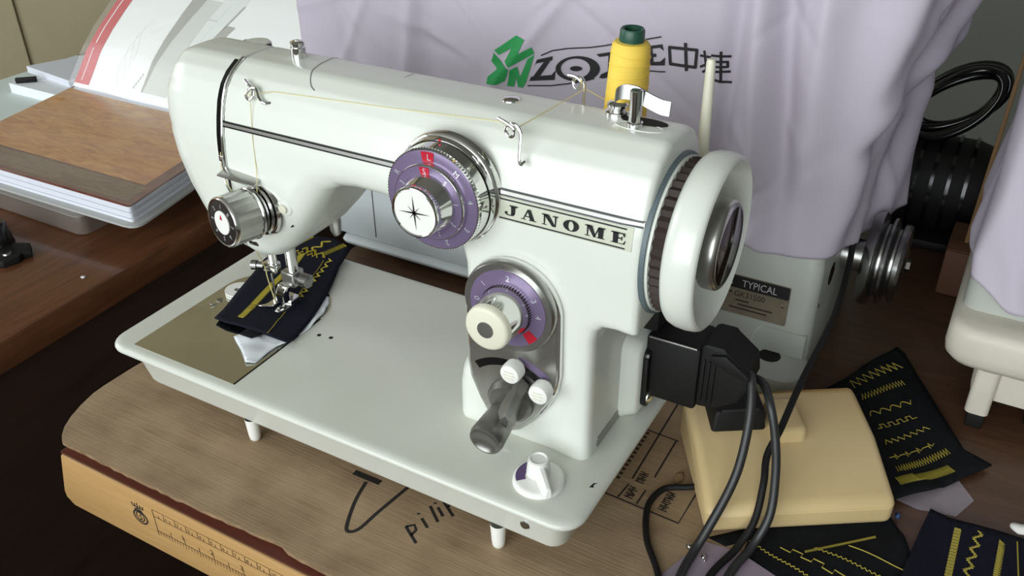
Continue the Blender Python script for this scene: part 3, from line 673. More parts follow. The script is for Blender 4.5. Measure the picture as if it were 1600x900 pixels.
sc = mk('screw_boss', lathe((141.5, fy(141.5, 117)+1.2, 117), (.12, -1, -.05), [(0, 6), (1.6, 5.4), (2, 4.4), (2, 0)], 28), 'enamel', sm)
mk('screw', lathe((141.5, fy(141.5, 117)-.6, 117), (.12, -1, -.05), [(0, 3), (1.6, 2.8), (2, 0)], 18), 'ivory', sc)
mk('paint_chip', rbox((142.5, fy(142.5, 103)+.1, 103), (3, .5, 1.4), rot=(0, -.5, 0)), 'black_plastic', sm, smooth=0)
mk('thread_spring', tube(crom([(94.4, fy(97, 138)-.8, 139), (95.6, 50.6, 132), (98, 49, 126), (101, 49.6, 118)], 5), .7, 6), 'steel', sm)
mk('face_screw', rbox((108, 56, 84), (9, 5, 7), 1.5), 'steel', sm)

# needle bar, presser bar and foot
mk('needle_bar', lathe((80.5, 94, 70), (0, 0, -1), [(0, 3.4), (34, 3.4), (34, 0)], 24), 'chrome', sm)
nc = mk('needle_clamp', rbox((79, 94, 36), (11, 8, 8), 1.2), 'chrome', sm)
mk('clamp_screw', lathe((74, 91, 37), (-1, -.4, 0), [(0, 2.6), (5, 2.6), (5, 3.6), (9, 3.6), (9.4, 0)], 18), 'steel', nc)
mk('needle', lathe((79, 92.5, 33), (0, 0, -1), [(0, .9), (22, .8), (30, .4), (33, 0)], 10), 'steel', sm)
mk('presser_bar', lathe((93, 100, 72), (0, 0, -1), [(0, 4.2), (48, 4.2), (48, 0)], 24), 'chrome', sm)
pf_ = mk('presser_foot', loft([[(86, 94, z0) if k == 0 else p for k, p in enumerate([(86, 94, z0), (98, 94, z0), (98, 106, z0), (86, 106, z0)])] for z0 in (22, 34)]), 'satin_chrome', sm, smooth=30, bevel=1.2)
mk('foot_shank', loft([[(x, y, z) for x, y in q] for z, q in ((24, [(84, 91), (94, 91), (94, 98), (84, 98)]), (16, [(82, 89), (91, 89), (91, 96), (82, 96)]), (8, [(79, 90), (90, 90), (90, 97), (79, 97)]))]), 'chrome', pf_, smooth=30, bevel=1.5)
mk('foot_screw', lathe((98, 100, 28), (1, 0, 0), [(0, 3.5), (3, 3.5), (3, 5.2), (9, 5.2), (9.6, 4.4), (9.8, 0)], 24), 'steel', pf_)
for x0, x1, xt in ((73, 79.5, 71.5), (84, 91, 88)):
    b = B().add(loft([[(x0, 105, 3.4), (x1, 105, 3.4), (x1, 88, 3.4), (xt+3, 82, 5.6), (xt, 81, 6.2), (x0, 88, 3.4)], [(x0, 105, 5.4), (x1, 105, 5.4), (x1, 88, 5.4), (xt+3, 81.5, 7.4), (xt, 80.5, 8), (x0, 88, 5.4)]]))
    mk('foot_toe', b, 'chrome', pf_, smooth=30, bevel=.5)
mk('foot_bridge', rbox((82, 100, 7), (18.5, 10, 5), 1.2), 'chrome', pf_)
mk('presser_lever', loft([[(x, y+dy, z) for dy in (0, 4) for (x, z) in ((q,) if dy == 0 else (q,))] for q, y in (((122, 86), 112),)]) if False else
   prism([(117, 92), (123, 92), (126, 84), (127, 74), (125.4, 62.5), (122, 60.5), (118.6, 65), (117.4, 76)], (0, 116, 0), (1, 0, 0), (0, 0, 1), (0, 5, 0), r=1.2), 'satin_chrome', sm, smooth=30)

# handwheel
WC = (0, 94, 141.5)
hw = mk('handwheel', lathe(WC, (1, 0, 0), [(387.6, 36), (387.6, 42), (388.6, 44.4), (390.5, 46.2), (394, 47.4), (399, 47.8), (403, 47.4), (405.2, 46.6), (406.2, 45.4), (406.4, 44.4), (405.8, 43.8), (401, 42), (394, 40), (391.6, 38), (391, 33), (390.8, 8)], 96), 'enamel', sm, smooth=38)
mk('wheel_collar', lathe(WC, (1, 0, 0), [(377, 44.4), (379.4, 44), (379.8, 41.5), (379.6, 30)], 80), 'blue_grey', sm)
mk('belt_flange', lathe(WC, (1, 0, 0), [(379.6, 42.4), (381.2, 42.6), (381.5, 40)], 80), 'enamel', hw)
mk('belt_teeth', knurl(WC, (1, 0, 0), 381.2, 388, 40.0, 1.8, 46), 'belt_rubber', hw, smooth=20)
mk('flywheel_hub', lathe(WC, (1, 0, 0), [(391, 22), (394, 21.4), (397, 20), (401, 19.8), (401, 0)], 56), 'blue_grey', hw)
ck = mk('clutch_knob', lathe(WC, (1, 0, 0), [(399.6, 19), (399.8, 23.4), (401, 24.2), (406, 24.4), (408, 23.8), (409, 22.6), (409.2, 21)], 72), 'satin_chrome', hw)
mk('clutch_cap', lathe(WC, (1, 0, 0), [(408.5, 22.2), (409.1, 21.4), (409.6, 0)], 60), 'brown_disc', ck)
# bobbin winder, spool pin
zt = tz(354, 91)
mk('winder_slot', prism(ell(355.6, 93, 12.6, 4.6, 28), (0, 0, zt-.8), (1, .02, 0), (0, 1, 0), (0, 0, 1.3)), 'black_plastic', sm, smooth=0)
mk('slot_rim', tube([(x, y, zt-.35) for x, y in ell(355.6, 93, 13.2, 5.2, 36)], .7, 6, closed=True), 'enamel', sm)
bw = mk('bobbin_winder', lathe((353.4, 92, zt-.5), (0, 0, 1), [(0, 4.2), (3, 4.2), (3.4, 3.3), (19.5, 3.3), (20, 2.7), (20, 0)], 24), 'chrome', sm)
bl = crom([(340.5, 95, 208), (341, 94.4, 212), (345, 94, 215), (352, 93.6, 215.4), (358, 93, 213.6), (366, 92, 211.6), (371.4, 92, 211.2)], 5)
v = []; f = []
for i, p in enumerate(bl):
    hh = 3.6; 
    for q in ((0, -hh), (0, hh), (1.1, hh), (1.1, -hh)): v.append((p[0], p[1]+q[0]+.2*q[1], p[2]+q[1]-1.5))
for i in range(len(bl)-1):
    for j in range(4): a = i*4+j; b = i*4+(j+1) % 4; f.append((a, b, b+4, a+4))
f += [(3, 2, 1, 0), tuple((len(bl)-1)*4+j for j in range(4))]
mk('winder_latch', (v, f), 'steel', bw, smooth=40)
wc = mk('winder_cap', lathe((338.6, 104, tz(338.6, 104)-.6), (0, 0, 1), [(0, 6.6), (2.6, 6.5), (3.2, 5.2), (3.6, 4.2), (4.4, 4.2), (5.2, 5.6), (6.6, 5.6), (7.6, 4.4), (8, 0)], 32), 'chrome', sm)
sp = mk('spool_pin', lathe((375, 141, 166), (-.012, 0, 1), [(0, 3.4), (30, 2.9), (54, 2.5), (55.5, 1.9), (56, 0)], 20), 'ivory', sm)
mk('pin_base', loft([[(x, y, z) for x, y in rrect(366, 128, 384, 150, 6)] for z in (162, 164.5, 166.4)]), 'ivory', sp, smooth=40)
mk('pin_holder', rbox((350, 139, 160), (60, 9, 6), 2), 'enamel', sm)
# motor bracket, socket and plug
mk('pillar_bump', loft([[(x, y, z) for y, z in rrect(y0, z0, y1, z1, r)] for x, y0, y1, z0, z1, r in ((350, 96, 146, -1, 62, 8), (357, 100, 146, 0, 58, 9), (361, 102, 146, 1, 55, 9), (362.5, 104, 145, 3, 53, 8))]), 'enamel', sm, smooth=50)
mk('socket_plate', prism(rrect(108, 6, 145, 50, 6), (362.3, 0, 0), (0, 1, 0), (0, 0, 1), (4, 0, 0), r=.8), 'black_gloss', sm, smooth=30)
mk('plate_screw', lathe((366, 113, 14), (1, -.1, 0), [(0, 4.6), (1.4, 4.4), (2.6, 3), (3, 0)], 20), 'chrome', sm)
mk('serial_plate', prism(rrect(67, 1.6, 112, 8.6, 1), (352.3, 0, 0), (0, 1, 0), (0, 0, 1), (.7, 0, 0)), 'grey_metal', sm, smooth=0)
sl = text2d('No. 405218', 5.2); mk('serial_print', place2d(sl, (353.1, 69, 3.2), (0, 1, 0), (0, 0, 1)), 'marker', sm, smooth=0) if False else None
mk('hinge_tab', rbox((370.5, 165, -6), (7, 10, 9), 2), 'enamel', sm)
mk('motor_mount', rbox((358, 128, 78), (22, 30, 34), 4), 'black_plastic', sm)

# thread on the machine
th = B()
th.add(tube([(312.0, 117, 201.5), (300.5, 61, 196.2)], .28, 5))
th.add(tube([(300.5, 61, 196.2)]+[(x, fy(x, 186+(x-122)*.045)-.4, 186+(x-122)*.045) for x in np.linspace(285, 135, 12)]+[(121, fy(121, 184)-4.4, 184.6)], .24, 5))
th.add(tube([(121, fy(121, 184)-4.4, 184.6), (122.4, fy(122, 160)-.6, 160), (124, fy(124, 140)-.8, 140), (126.5, 46.2, 122)], .24, 5))
th.add(tube(crom([(121, 44.5, 106), (97.5, 49.5, 128), (95.4, fy(95.4, 145)-1, 145)], 6), .3, 5))
th.add(tube(crom([(104, 55, 84), (84, 82, 44), (80, 87, 30), (79, 91.6, 6)], 6), .4, 5))
th.add(tube([(322, 131, 192), (312.0, 117, 203)], .28, 5))
tho = mk('sewing_thread', th, 'thread_pale', smooth=60)
tag(tho, 'fine pale yellow thread running from the yellow cone through the wire guides to the needle', 'thread')

# yellow thread cone on the rear spool pin
cone = thing('thread_cone', (331, 131, 175), 'cone of yellow sewing thread with a dark green top behind the sewing machine arm', 'thread')
cx_, cy_ = 331, 131
mk('tube', lathe((cx_, cy_, 168), (.035, 0, 1), [(0, 9), (0, 11), (3, 10), (60, 6.7), (61.5, 6.8), (66, 6.6), (66.8, 6.0), (66.4, 4.6), (60, 4.4)], 36), 'cone_green', cone)
mk('yarn_winding', lathe((cx_, cy_, 168), (.035, 0, 1), [(3, 9), (4, 11.8), (6, 12.2), (22, 11.8), (40, 11.2), (55, 10.6), (58, 10.2), (59.6, 9), (60, 6.4)], 48), 'thread_yellow', cone)
rg = B()
for k in range(9): rg.add(tube([(cx_+.035*(8+6*k)+(12.15-.026*(5+6*k))*math.cos(t), cy_+(12.15-.026*(5+6*k))*math.sin(t), 168+8+5.6*k+1.4*math.sin(t+k*1.3)) for t in np.linspace(0, 2*math.pi, 30, endpoint=False)], .35, 5, closed=True))
mk('yarn_turns', rg, 'thread_yellow', cone)

# ------------------------------------------------------------------ cloth samples
def strip_frame(P0, P1, z):
    d = np.array([P1[0]-P0[0], P1[1]-P0[1]], float); L_ = np.linalg.norm(d); d /= L_
    return L_, np.array([P0[0], P0[1], z]), np.array([d[0], d[1], 0]), np.array([-d[1], d[0], 0])
def stitch(kind, P0, P1, zf, r=.32, amp=2.2, step=1.6, m='yarn_dim', par=None):
    """a row of stitching from P0 to P1; zf(x, y) is the cloth height"""
    L_, o, u, v = strip_frame(P0, P1, 0); n = max(4, int(L_/step)); pts = []
    def q(s, a): p = o+u*s+v*a; return (p[0], p[1], zf(p[0], p[1])+.35)
    if kind == 'zig': pts = [q(L_*i/n, amp if i % 2 else -amp) for i in range(n+1)]
    elif kind == 'satin': pts = [q(L_*i/(3*n), amp if i % 2 else -amp) for i in range(3*n+1)]
    elif kind == 'line': pts = [q(L_*i/n, 0) for i in range(n+1)]
    elif kind == 'scallop': pts = [q(L_*i/(4*n), amp*(abs(math.sin(math.pi*i/12))*2-1)) for i in range(4*n+1)]
    elif kind == 'step':
        for i in range(n): a = amp if i % 2 else -amp; pts += [q(L_*i/n, a), q(L_*(i+1)/n, a)]
    elif kind == 'ramp':
        for i in range(n): pts += [q(L_*i/n, -amp), q(L_*(i+.8)/n, amp), q(L_*(i+.8)/n, -amp)]
    elif kind == 'blanket':
        for i in range(n): pts += [q(L_*i/n, amp), q(L_*i/n, -amp), q(L_*(i+.45)/n, -amp), q(L_*(i+.45)/n, amp), q(L_*(i+.5)/n, amp)]
    elif kind == 'diag':
        for i in range(n): pts += [q(L_*i/n, -amp), q(L_*(i+1.4)/n, amp), q(L_*(i+1)/n, -amp)]
    elif kind == 'wave': pts = [q(L_*i/(4*n), amp*math.sin(math.pi*i/7)+.5*amp*(1 if i % 2 else -1)) for i in range(4*n+1)]
    elif kind == 'arrow':
        for i in range(n):
            s = L_*i/n; w = L_/n; pts += [q(s, 0), q(s+w*.45, 0), q(s+w*.45, -amp), q(s+w*.6, amp*.7), q(s+w*.7, -amp*.5), q(s+w*.95, 0)]
    return mk('stitch_row', tube(pts, r, 4), m, par, smooth=60)
def cloth_piece(name, outline, zf, m, label, cat='fabric', group=None, thick=1.2, step=6):
    xs = [p[0] for p in outline]; ys = [p[1] for p in outline]
    bm = bmesh.new(); f = bm.faces.new([bm.verts.new((x, y, 0)) for x, y in outline])
    bmesh.ops.triangulate(bm, faces=[f])
    for _ in range(4):
        e = [x for x in bm.edges if x.calc_length() > step]
        if e: bmesh.ops.subdivide_edges(bm, edges=e, cuts=1); bmesh.ops.triangulate(bm, faces=bm.faces[:])
    for v in bm.verts: v.co.z = zf(v.co.x, v.co.y)
    bmesh.ops.recalc_face_normals(bm, faces=bm.faces[:])
    if sum(f.normal.z for f in bm.faces) < 0: bmesh.ops.reverse_faces(bm, faces=bm.faces[:])
    o = mk(name, bm_out(bm), m, smooth=70, solid=thick); return tag(o, label, cat, group)
# sample under the presser foot
def zs(x, y):
    w = 1.6*math.sin((x+y)/19.)+1.0*math.sin((x-y)/11.)
    lift = max(0, 70-y)*.08+max(0, y-150)*.10
    return 3.3+.3*w+lift if abs(x-80) > 14 or abs(y-94) > 16 else 3.0
so = [(51, 57), (62, 56), (73.3, 57.4), (100, 58.5), (118.5, 59), (119.5, 64), (114, 88), (107.6, 107), (96, 136), (84, 160), (78, 183), (58, 188), (36, 187), (24, 172), (22, 160), (24, 139), (31, 118), (39, 95), (46, 74)]
s0 = cloth_piece('fabric_sample', so, zs, 'navy_cloth', 'navy cloth sample with yellow stitching held under the presser foot', thick=1.0)
stitch('satin', (68, 66), (46, 160), zs, .34, 2.4, 1.9, 'yarn', s0); stitch('line', (99.5, 60), (68, 160), zs, .35, 0, 3, 'yarn', s0);
stitch('scallop', (88, 104), (72, 164), zs, .6, 1.9, 2.4, 'yarn', s0); stitch('zig', (38, 160), (60, 163), zs, .6, 2.0, 2.2, 'yarn', s0); stitch('wave', (42, 166), (66, 166), zs, .6, 2.0, 2.4, 'yarn', s0)
stitch('satin', (62, 166), (71, 184), zs, .5, 2.6, 2.0, 'yarn', s0); stitch('satin', (30, 163), (36, 184), zs, .5, 2.6, 2.0, 'yarn', s0); stitch('wave', (50, 168), (54, 184), zs, .55, 2.2, 2.4, 'yarn', s0)
bo = thing('bobbin', (37, 98, 0), 'small white plastic bobbin lying on the needle plate beside the navy sample', 'bobbin')
for z_ in (.5, 2.6): mk('bobbin_flange', lathe((38, 95, z_), (0, 0, 1), [(0, 3), (0, 10.2), (1, 10.2), (1, 3), (0, 3)], 32), 'white_plastic', bo)
mk('bobbin_core', lathe((38, 95, 1), (0, 0, 1), [(0, 4.2), (2.4, 4.2)], 24), 'white_plastic', bo)
def zti(x, y):
    a = .25 if (y > 56 and x < 112) else 1.0
    return .75+a*(1.3*math.sin(x/9.+y/13.)**2+.9*math.sin(x/14.-y/7.)**2)
ti = cloth_piece('tissue_paper', [(78, 48), (90, 41), (99, 35), (107, 29), (113, 32), (112.4, 44), (113, 54), (117, 62), (118, 84), (115, 102), (109, 116), (103, 123), (96, 121), (94, 90), (82, 60)], zti, 'paper', 'crumpled white tissue paper under the navy sample on the metal plate', 'paper', thick=.3, step=3.5)
s1 = cloth_piece('fabric_scrap', [(82, 50), (93, 50.5), (97, 60), (82, 60)], lambda x, y: 4.2, 'black_cloth', 'small black cloth end peeking from under the navy sample on the needle plate', thick=.8)

zt_ = lambda x, y: -47.0+.9*math.sin(x/17.)+.9*math.cos(y/13.)+1.2
zA = lambda x, y: -46.2+2.2*math.sin((x+y)/26.)**2+(1.5 if y < 190 else 0)
A = cloth_piece('fabric_sample', [(455, 240), (452, 256), (487, 336), (494, 330), (520, 283), (548, 232), (566, 226), (560, 216), (552, 206), (535, 182), (515, 160), (490, 190)], zA, 'black_cloth', 'black cloth with eight rows of yellow fancy stitches behind the foot pedal')
rowsA = [('zig', 4.0, 3.0), ('diag', 2.6, 2.6), ('scallop', 2.2, 2.6), ('step', 1.7, 3.4), ('zig', 1.9, 2.6), ('arrow', 2.6, 11), ('diag', 2.6, 2.2), ('satin', 3.2, 1.9)]
ptsA = [(466.3, 269.4), (492.7, 311.0), (475.6, 257.4), (499.0, 287.6), (484.7, 241.1), (509.0, 267.6), (492.3, 228.8), (513.7, 252.4), (500.1, 214.2), (523.4, 243.7), (506.2, 199.5), (529.7, 229.2), (511.4, 188.5), (538.4, 224.5), (515.0, 177.0), (543.2, 209.6)]
for i, (k, a, s) in enumerate(rowsA): stitch(k, ptsA[2*i], ptsA[2*i+1], zA, .38, a, s, 'yarn_dim', A)
Bc = cloth_piece('fabric_sample', [(424, 76), (440, 92), (470, 116), (500, 138), (515, 150), (527, 135), (541, 104), (520, 84), (492, 66), (476, 62), (455, 72)], lambda x, y: -47.2+1.6*math.sin((x-y)/15.)**2, 'black_cloth', 'black cloth with wavy yellow stitching in front of the foot pedal')
zB = lambda x, y: -47.2+1.6*math.sin((x-y)/15.)**2
for k, p, q, a, s in (('zig', (447, 86), (497, 72), .8, 1.4), ('step', (464.5, 92), (509, 84), 1.6, 6), ('zig', (482, 100), (529.7, 96), .8, 1.4), ('line', (499.5, 111), (531.2, 108), .8, 1.6), ('satin', (478, 94), (512, 126), .7, 1.4)): stitch(k, p, q, zB, .42, a, s, 'yarn_dim', Bc)
zC = lambda x, y: -45.6+1.8*math.sin((x+.4*y)/24.)**2
Cc = cloth_piece('fabric_sample', [(537, 166), (548, 163), (570, 164), (600, 166), (640, 150), (640, 90), (600, 84), (545, 84), (530, 96), (534, 140)], zC, 'navy_cloth', 'dark cloth with blanket stitch rows beside the white scrap in the lower right corner')
for k, p, q, a, s in (('blanket', (554.0, 155), (554, 92), 1.8, 2.6), ('wave', (565.4, 158), (562, 100), 1.6, 2.6), ('diag', (578.2, 156), (577.6, 110), 1.6, 1.7), ('line', (586, 160), (590, 120), 0, 3)): stitch(k, p, q, zC, .42, a, s, 'yarn_dim', Cc)

# plastic bag scraps, lint, pins
tag(mk('plastic_scrap', prism([(404, 12), (412, 40), (419, 60), (424, 72), (444, 74), (470, 66), (492, 60), (480, 20)], (0, 0, -45.9), (1, 0, 0), (0, 1, 0), (0, 0, .5)), 'lavender_plastic', smooth=0), 'mauve plastic scrap lying under the cords at the bottom of the table', 'plastic')
tag(mk('plastic_scrap', prism([(515, 168), (524, 196), (548, 206), (560, 190), (552, 170), (530, 165)], (0, 0, TZ+.2), (1, 0, 0), (0, 1, 0), (0, 0, .4)), 'haze_plastic', smooth=0), 'clear plastic scrap between the two dark cloth samples on the right', 'plastic')
tag(mk('plastic_scrap', prism([(352, 224), (360, 208), (384, 204), (392, 222), (372, 234)], (0, 0, -45.8), (1, 0, 0), (0, 1, 0), (0, 0, .5)), 'lavender_plastic', smooth=0), 'mauve plastic scrap behind the foot pedal under the black plug', 'plastic')
def lint(name, c, r, m, label, cat):
    bm = bmesh.new(); bmesh.ops.create_icosphere(bm, subdivisions=2, radius=1)
    for v in bm.verts: v.co = Vector((c[0]+v.co.x*r[0]*random.uniform(.75, 1.2), c[1]+v.co.y*r[1]*random.uniform(.75, 1.2), c[2]+v.co.z*r[2]*random.uniform(.7, 1.2)))
    return tag(mk(name, bm_out(bm), m, smooth=180), label, cat)
lint('fabric_scrap', (588, 171, -42.5), (7, 4, 3.2), 'white_lint', 'small white cloth scrap at the right edge beside the dark cloth sample', 'scrap')
lint('paper_scrap', (391, 115, -44.8), (3.2, 6, 1.1), 'cardboard_core', 'torn pale paper scrap on the cardboard by the pedal cord', 'scrap')
lint('plastic_bead', (520.5, 150, -45.6), (1.7, 2.4, 1.9), 'blue_thing', 'tiny blue plastic bit at the right front corner of the foot pedal', 'bead')
for p, q, lb in (((416.5, 62.5), (421, 60), 'larger shiny steel screw on the table beside the pedal cord'), ((427, 59.5), (428.4, 57.5), 'smaller shiny steel screw between the two pedal cords')):
    d = Vector((q[0]-p[0], q[1]-p[1], 0)); s_ = thing('steel_screw', (p[0], p[1], -45.9), lb, 'screw')
    r = 2.1 if 'larger' in lb else 1.5
    mk('screw_head', lathe((p[0], p[1], -46+r), tuple(d), [(-.4, 0), (-.2, r*.8), (.6, r), (1.6, r), (1.7, 0)], 14), 'chrome', s_); mk('screw_shank', lathe((p[0], p[1], -46+r), tuple(d), [(1.5, r*.5), (d.length+1.5, r*.5), (d.length+2.2, 0)], 12), 'chrome', s_)

# ------------------------------------------------------------------ foot pedal, plugs and cords
pu = np.array([.838, .546, 0]); pv = np.array([-.5, .866, 0]); po = np.array([421.5, 76.5, 0])
fp = thing('foot_pedal', po+pu*58+pv*45+np.array([0, 0, -46]), 'cream plastic foot pedal with a sloped top right of the sewing machine', 'foot pedal')
prof = [(0, -45.5), (-.5, -30), (1.5, -26), (46, -13), (90, -10.5), (94, -14), (95, -45.5)]
mk('pedal_body', prism(prof, po, pv, (0, 0, 1), pu*116, r=5.5, seg=4), 'cream_plastic', fp, smooth=50)
hb = po+pu*60+pv*58
mk('pedal_button', loft([[tuple(hb+pu*a+pv*b_+np.array([0, 0, z])) for a, b_ in rrect(-11+i, -15+i, 11-i, 20-i, 5)] for i, z in ((0, -14), (.4, -8), (1.5, -5.4), (4, -4.6))]), 'cream_plastic', fp, smooth=50)
pg = thing('power_plug', (413, 150, -10), 'black block plug resting on the cream foot pedal', 'plug')
pc_ = np.array([411.5, 152.5, 0.])
mk('plug_body', loft([[tuple(pc_+pu*a+pv*b_+np.array([0, 0, z])) for a, b_ in rrect(-17+i, -14+i, 17-i, 16-i, 2.5)] for i, z in ((-.5, -12.6), (.5, -1), (1.8, 1.4), (4, 2))]), 'black_plastic', pg, smooth=40)
mk('plug_ridge', B().add(rbox(tuple(pc_+pv*-12+np.array([0, 0, 2.2])), (24, 1.5, .8), .2, rot=(0, 0, .58))), 'cord', pg)
cn_ = thing('machine_connector', (395, 128, 20), 'black two piece connector plugged into the right side of the sewing machine', 'plug')
mk('socket_block', rbox((379, 127, 37), (34, 30, 45), 2.5), 'black_plastic', cn_)
mk('block_edge', rbox((379, 111.8, 59.4), (30, 1.2, 1.2), .4), 'grey_metal', cn_)
mk('connector_body', prism([(395.5, 17), (395.5, 61), (398, 63.5), (409, 64), (411, 61.5), (424, 52), (425.5, 40), (420, 28), (408, 19)], (0, 114, 0), (1, 0, 0), (0, 0, 1), (0, 27, 0), r=2), 'black_plastic', cn_, smooth=30)
mk('connector_cover', prism([(402, 58), (411, 60.5), (426, 50), (425, 46), (404, 53)], (0, 111.5, 0), (1, 0, 0), (0, 0, 1), (0, 3, 0), r=.8), 'black_plastic', cn_, smooth=30)
for k in range(3): mk('grip_rib', rbox((398.5+3.2*k, 113.4, 38), (1.1, 1.4, 30), .4), 'black_plastic', cn_)
def cord(pts, r, label, m='cord'): return tag(mk('power_cable', tube(crom(pts, 8), r, 12), m, smooth=180), label, 'cord')
cord([(420, 124, 46), (426, 118, 46), (431, 106, 30), (432.5, 94, 6), (430.5, 84, -12), (424.5, 68, -34), (421.5, 57, -42.5), (421.2, 36, -43.2), (426, -4, -43.2), (428, -52, -43), (428, -68, -52), (428, -72, -110), (428, -72, -260)], 2.7, 'dark grey cord from the black connector down over the left of the pedal')
cord([(422, 131, 38), (431, 127, 39), (440, 113, 36), (447.5, 106, 18), (452.5, 99, -2), (455, 89, -24), (450.5, 77, -40.5), (445, 52, -43.2), (444, 10, -43.2), (446, -52, -43), (446, -68, -52), (446, -72, -110), (446, -72, -260)], 2.6, 'dark grey cord from the black connector down over the middle of the pedal')
cord([(440, 330, 66), (442, 310, 52), (446, 282, 38), (449, 230, 29), (446, 170, 16), (445.5, 130, 8), (443, 115, -3), (446.5, 100, -12), (447.5, 86, -30), (442.5, 71, -41.4), (435.5, 46, -43.4), (435, 8, -43.4), (437, -52, -43.2), (437, -68, -52), (437, -72, -110), (437, -72, -260)], 2.2, 'thin dark cord coming from the grey pulley over the pedal middle', 'black_plastic')
cord([(404, 107, -40), (399, 106, -42), (387.5, 100.3, -43.6), (383.5, 88, -43.8), (385.0, 74.8, -43.8), (394, 54, -43.8), (411, 30, -43.8), (414, 5, -43.8), (418, -52, -43.6), (418, -67, -52), (418, -71, -110), (418, -71, -260)], 2.0, 'thin black cord looping out of the left side of the pedal', 'black_plastic')

# ------------------------------------------------------------------ grey industrial machine behind, under its dust cover
im = thing('industrial_machine', (230, 350, TZ), 'grey industrial sewing machine with a maker plate standing behind under the dust cover', 'sewing machine')
mk('pillar_casting', loft([[(x, y, z) for x, y in rrect(300, y0, x1, y1, 9)] for x1, y0, y1, z in ((433, 258, 408, TZ), (433, 258, 408, 46), (431, 262, 404, 56), (405, 288, 390, 64), (402, 290, 388, 150))]), 'cast_grey', im, smooth=45)
mk('bed_casting', loft([[(x, y, z) for x, y in rrect(-10+i, 258+i, 299, 405, 8)] for i, z in ((2, -33), (0, -30), (0, 38), (2, 42), (8, 44))]), 'cast_pale', im, smooth=45)
mk('bed_lip', loft([[(x, y, z) for x, y in rrect(5+i, 253+i, 299, 405, 7)] for i, z in ((6, -42.4), (3, -41.6), (1, -40), (0, -37.4), (1.5, -34.5), (5, -33.4))]), 'cast_pale', im, smooth=45)
mk('gap_shade_block', rbox((165, 335, (TZ-42.4)/2), (240, 110, -42.4-TZ), 1), 'black_plastic', im)  # added block, coloured black for the shade in the gap under the bed
mk('bed_seam', rbox((44, 257.9, 5), (.7, .5, 66)), 'dark_metal', im, smooth=0)
ft = mk('mounting_foot', loft([[(x, y, z) for x, y in rrect(386+i, 224+i, 436-i, 270, 14)] for i, z in ((0, TZ), (0, -33), (1.2, -29.4), (4, -28))]), 'cast_grey', im, smooth=45)
mk('mount_hole', lathe((408.5, 251, -28.4), (0, 0, 1), [(0, 8.4), (.55, 8), (.56, 0)], 28), 'black_plastic', ft)
mk('foot_web', loft([[(x, y, z) for x, y in rrect(390+a, 257, 431, 262, 2)] for a, z in ((0, -30), (3, -14), (8, -8))]), 'cast_grey', im, smooth=45)
mp = mk('maker_plate', prism(rrect(360, -4, 414.5, 28.6, 1.5), (0, 258, 0), (1, 0, 0), (0, 0, 1), (0, -.8, 0)), 'plate_brass', im, smooth=0)
mk('plate_header', prism(rrect(360.5, 18, 414, 28.2, 1), (0, 257.3, 0), (1, 0, 0), (0, 0, 1), (0, -.3, 0)), 'black_print', mp, smooth=0)
mk('plate_text', place2d(text2d('TYPICAL', 8.2), (379.5, 256.8, 20.2), (.82, 0, 0), (0, 0, 1)), 'silver_print', mp, smooth=0)
mk('plate_text', place2d(text2d('GK31500', 6.6), (374.5, 257.0, 11.2), (.9, 0, 0), (0, 0, 1)), 'black_print', mp, smooth=0)
b = B()
for (x0, x1, z) in ((376, 386, 8), (378, 404, 4.6), (372, 400, 1.2), (366, 373, 14)): b.add(rbox(((x0+x1)/2, 257.1, z), (x1-x0, .3, 1.1)))
mk('plate_small_print', b, 'stamp_ink', mp, smooth=0)
mk('plate_rivet', lathe((410.5, 257.1, 12), (0, -1, 0), [(0, 1.5), (.6, 1.2), (.9, 0)], 14), 'chrome', mp)
mk('plate_logo', tube([(369+4*math.cos(t), 256.9, 22.8+3.2*math.sin(t)) for t in (math.pi/2, math.pi*7/6, math.pi*11/6)], .5, 5, closed=True), 'silver_print', mp)
mk('side_hole', lathe((432.6, 300, 24), (1, 0, 0), [(0, 9), (.8, 8.6), (.9, 0)], 28), 'black_gloss', im)
mk('side_pin', lathe((432.6, 268, 14), (1, 0, 0), [(0, 1.6), (.8, 1.4), (.9, 0)], 12), 'black_gloss', im)
mk('drive_shaft', lathe((432, 342, 22), (1, 0, 0), [(0, 13), (16, 13), (18, 11), (22, 11)], 32), 'satin_chrome', im)
py = mk('drive_pulley', lathe((0, 342, 22), (1, 0, 0), [(450, 0), (450, 34), (453, 36), (457, 36.5), (459, 34), (460.5, 28), (462, 28), (464, 33), (466, 33.4), (468, 30), (469, 26), (470.5, 26), (472, 30), (475, 30.5), (477, 29), (477.4, 14), (478.4, 12), (479, 0)], 64), 'steel', im)
mk('pulley_bolt', lathe((478.5, 342, 22), (1, 0, 0), [(0, 5), (3, 5), (3.4, 0)], 6), 'dark_metal', py)

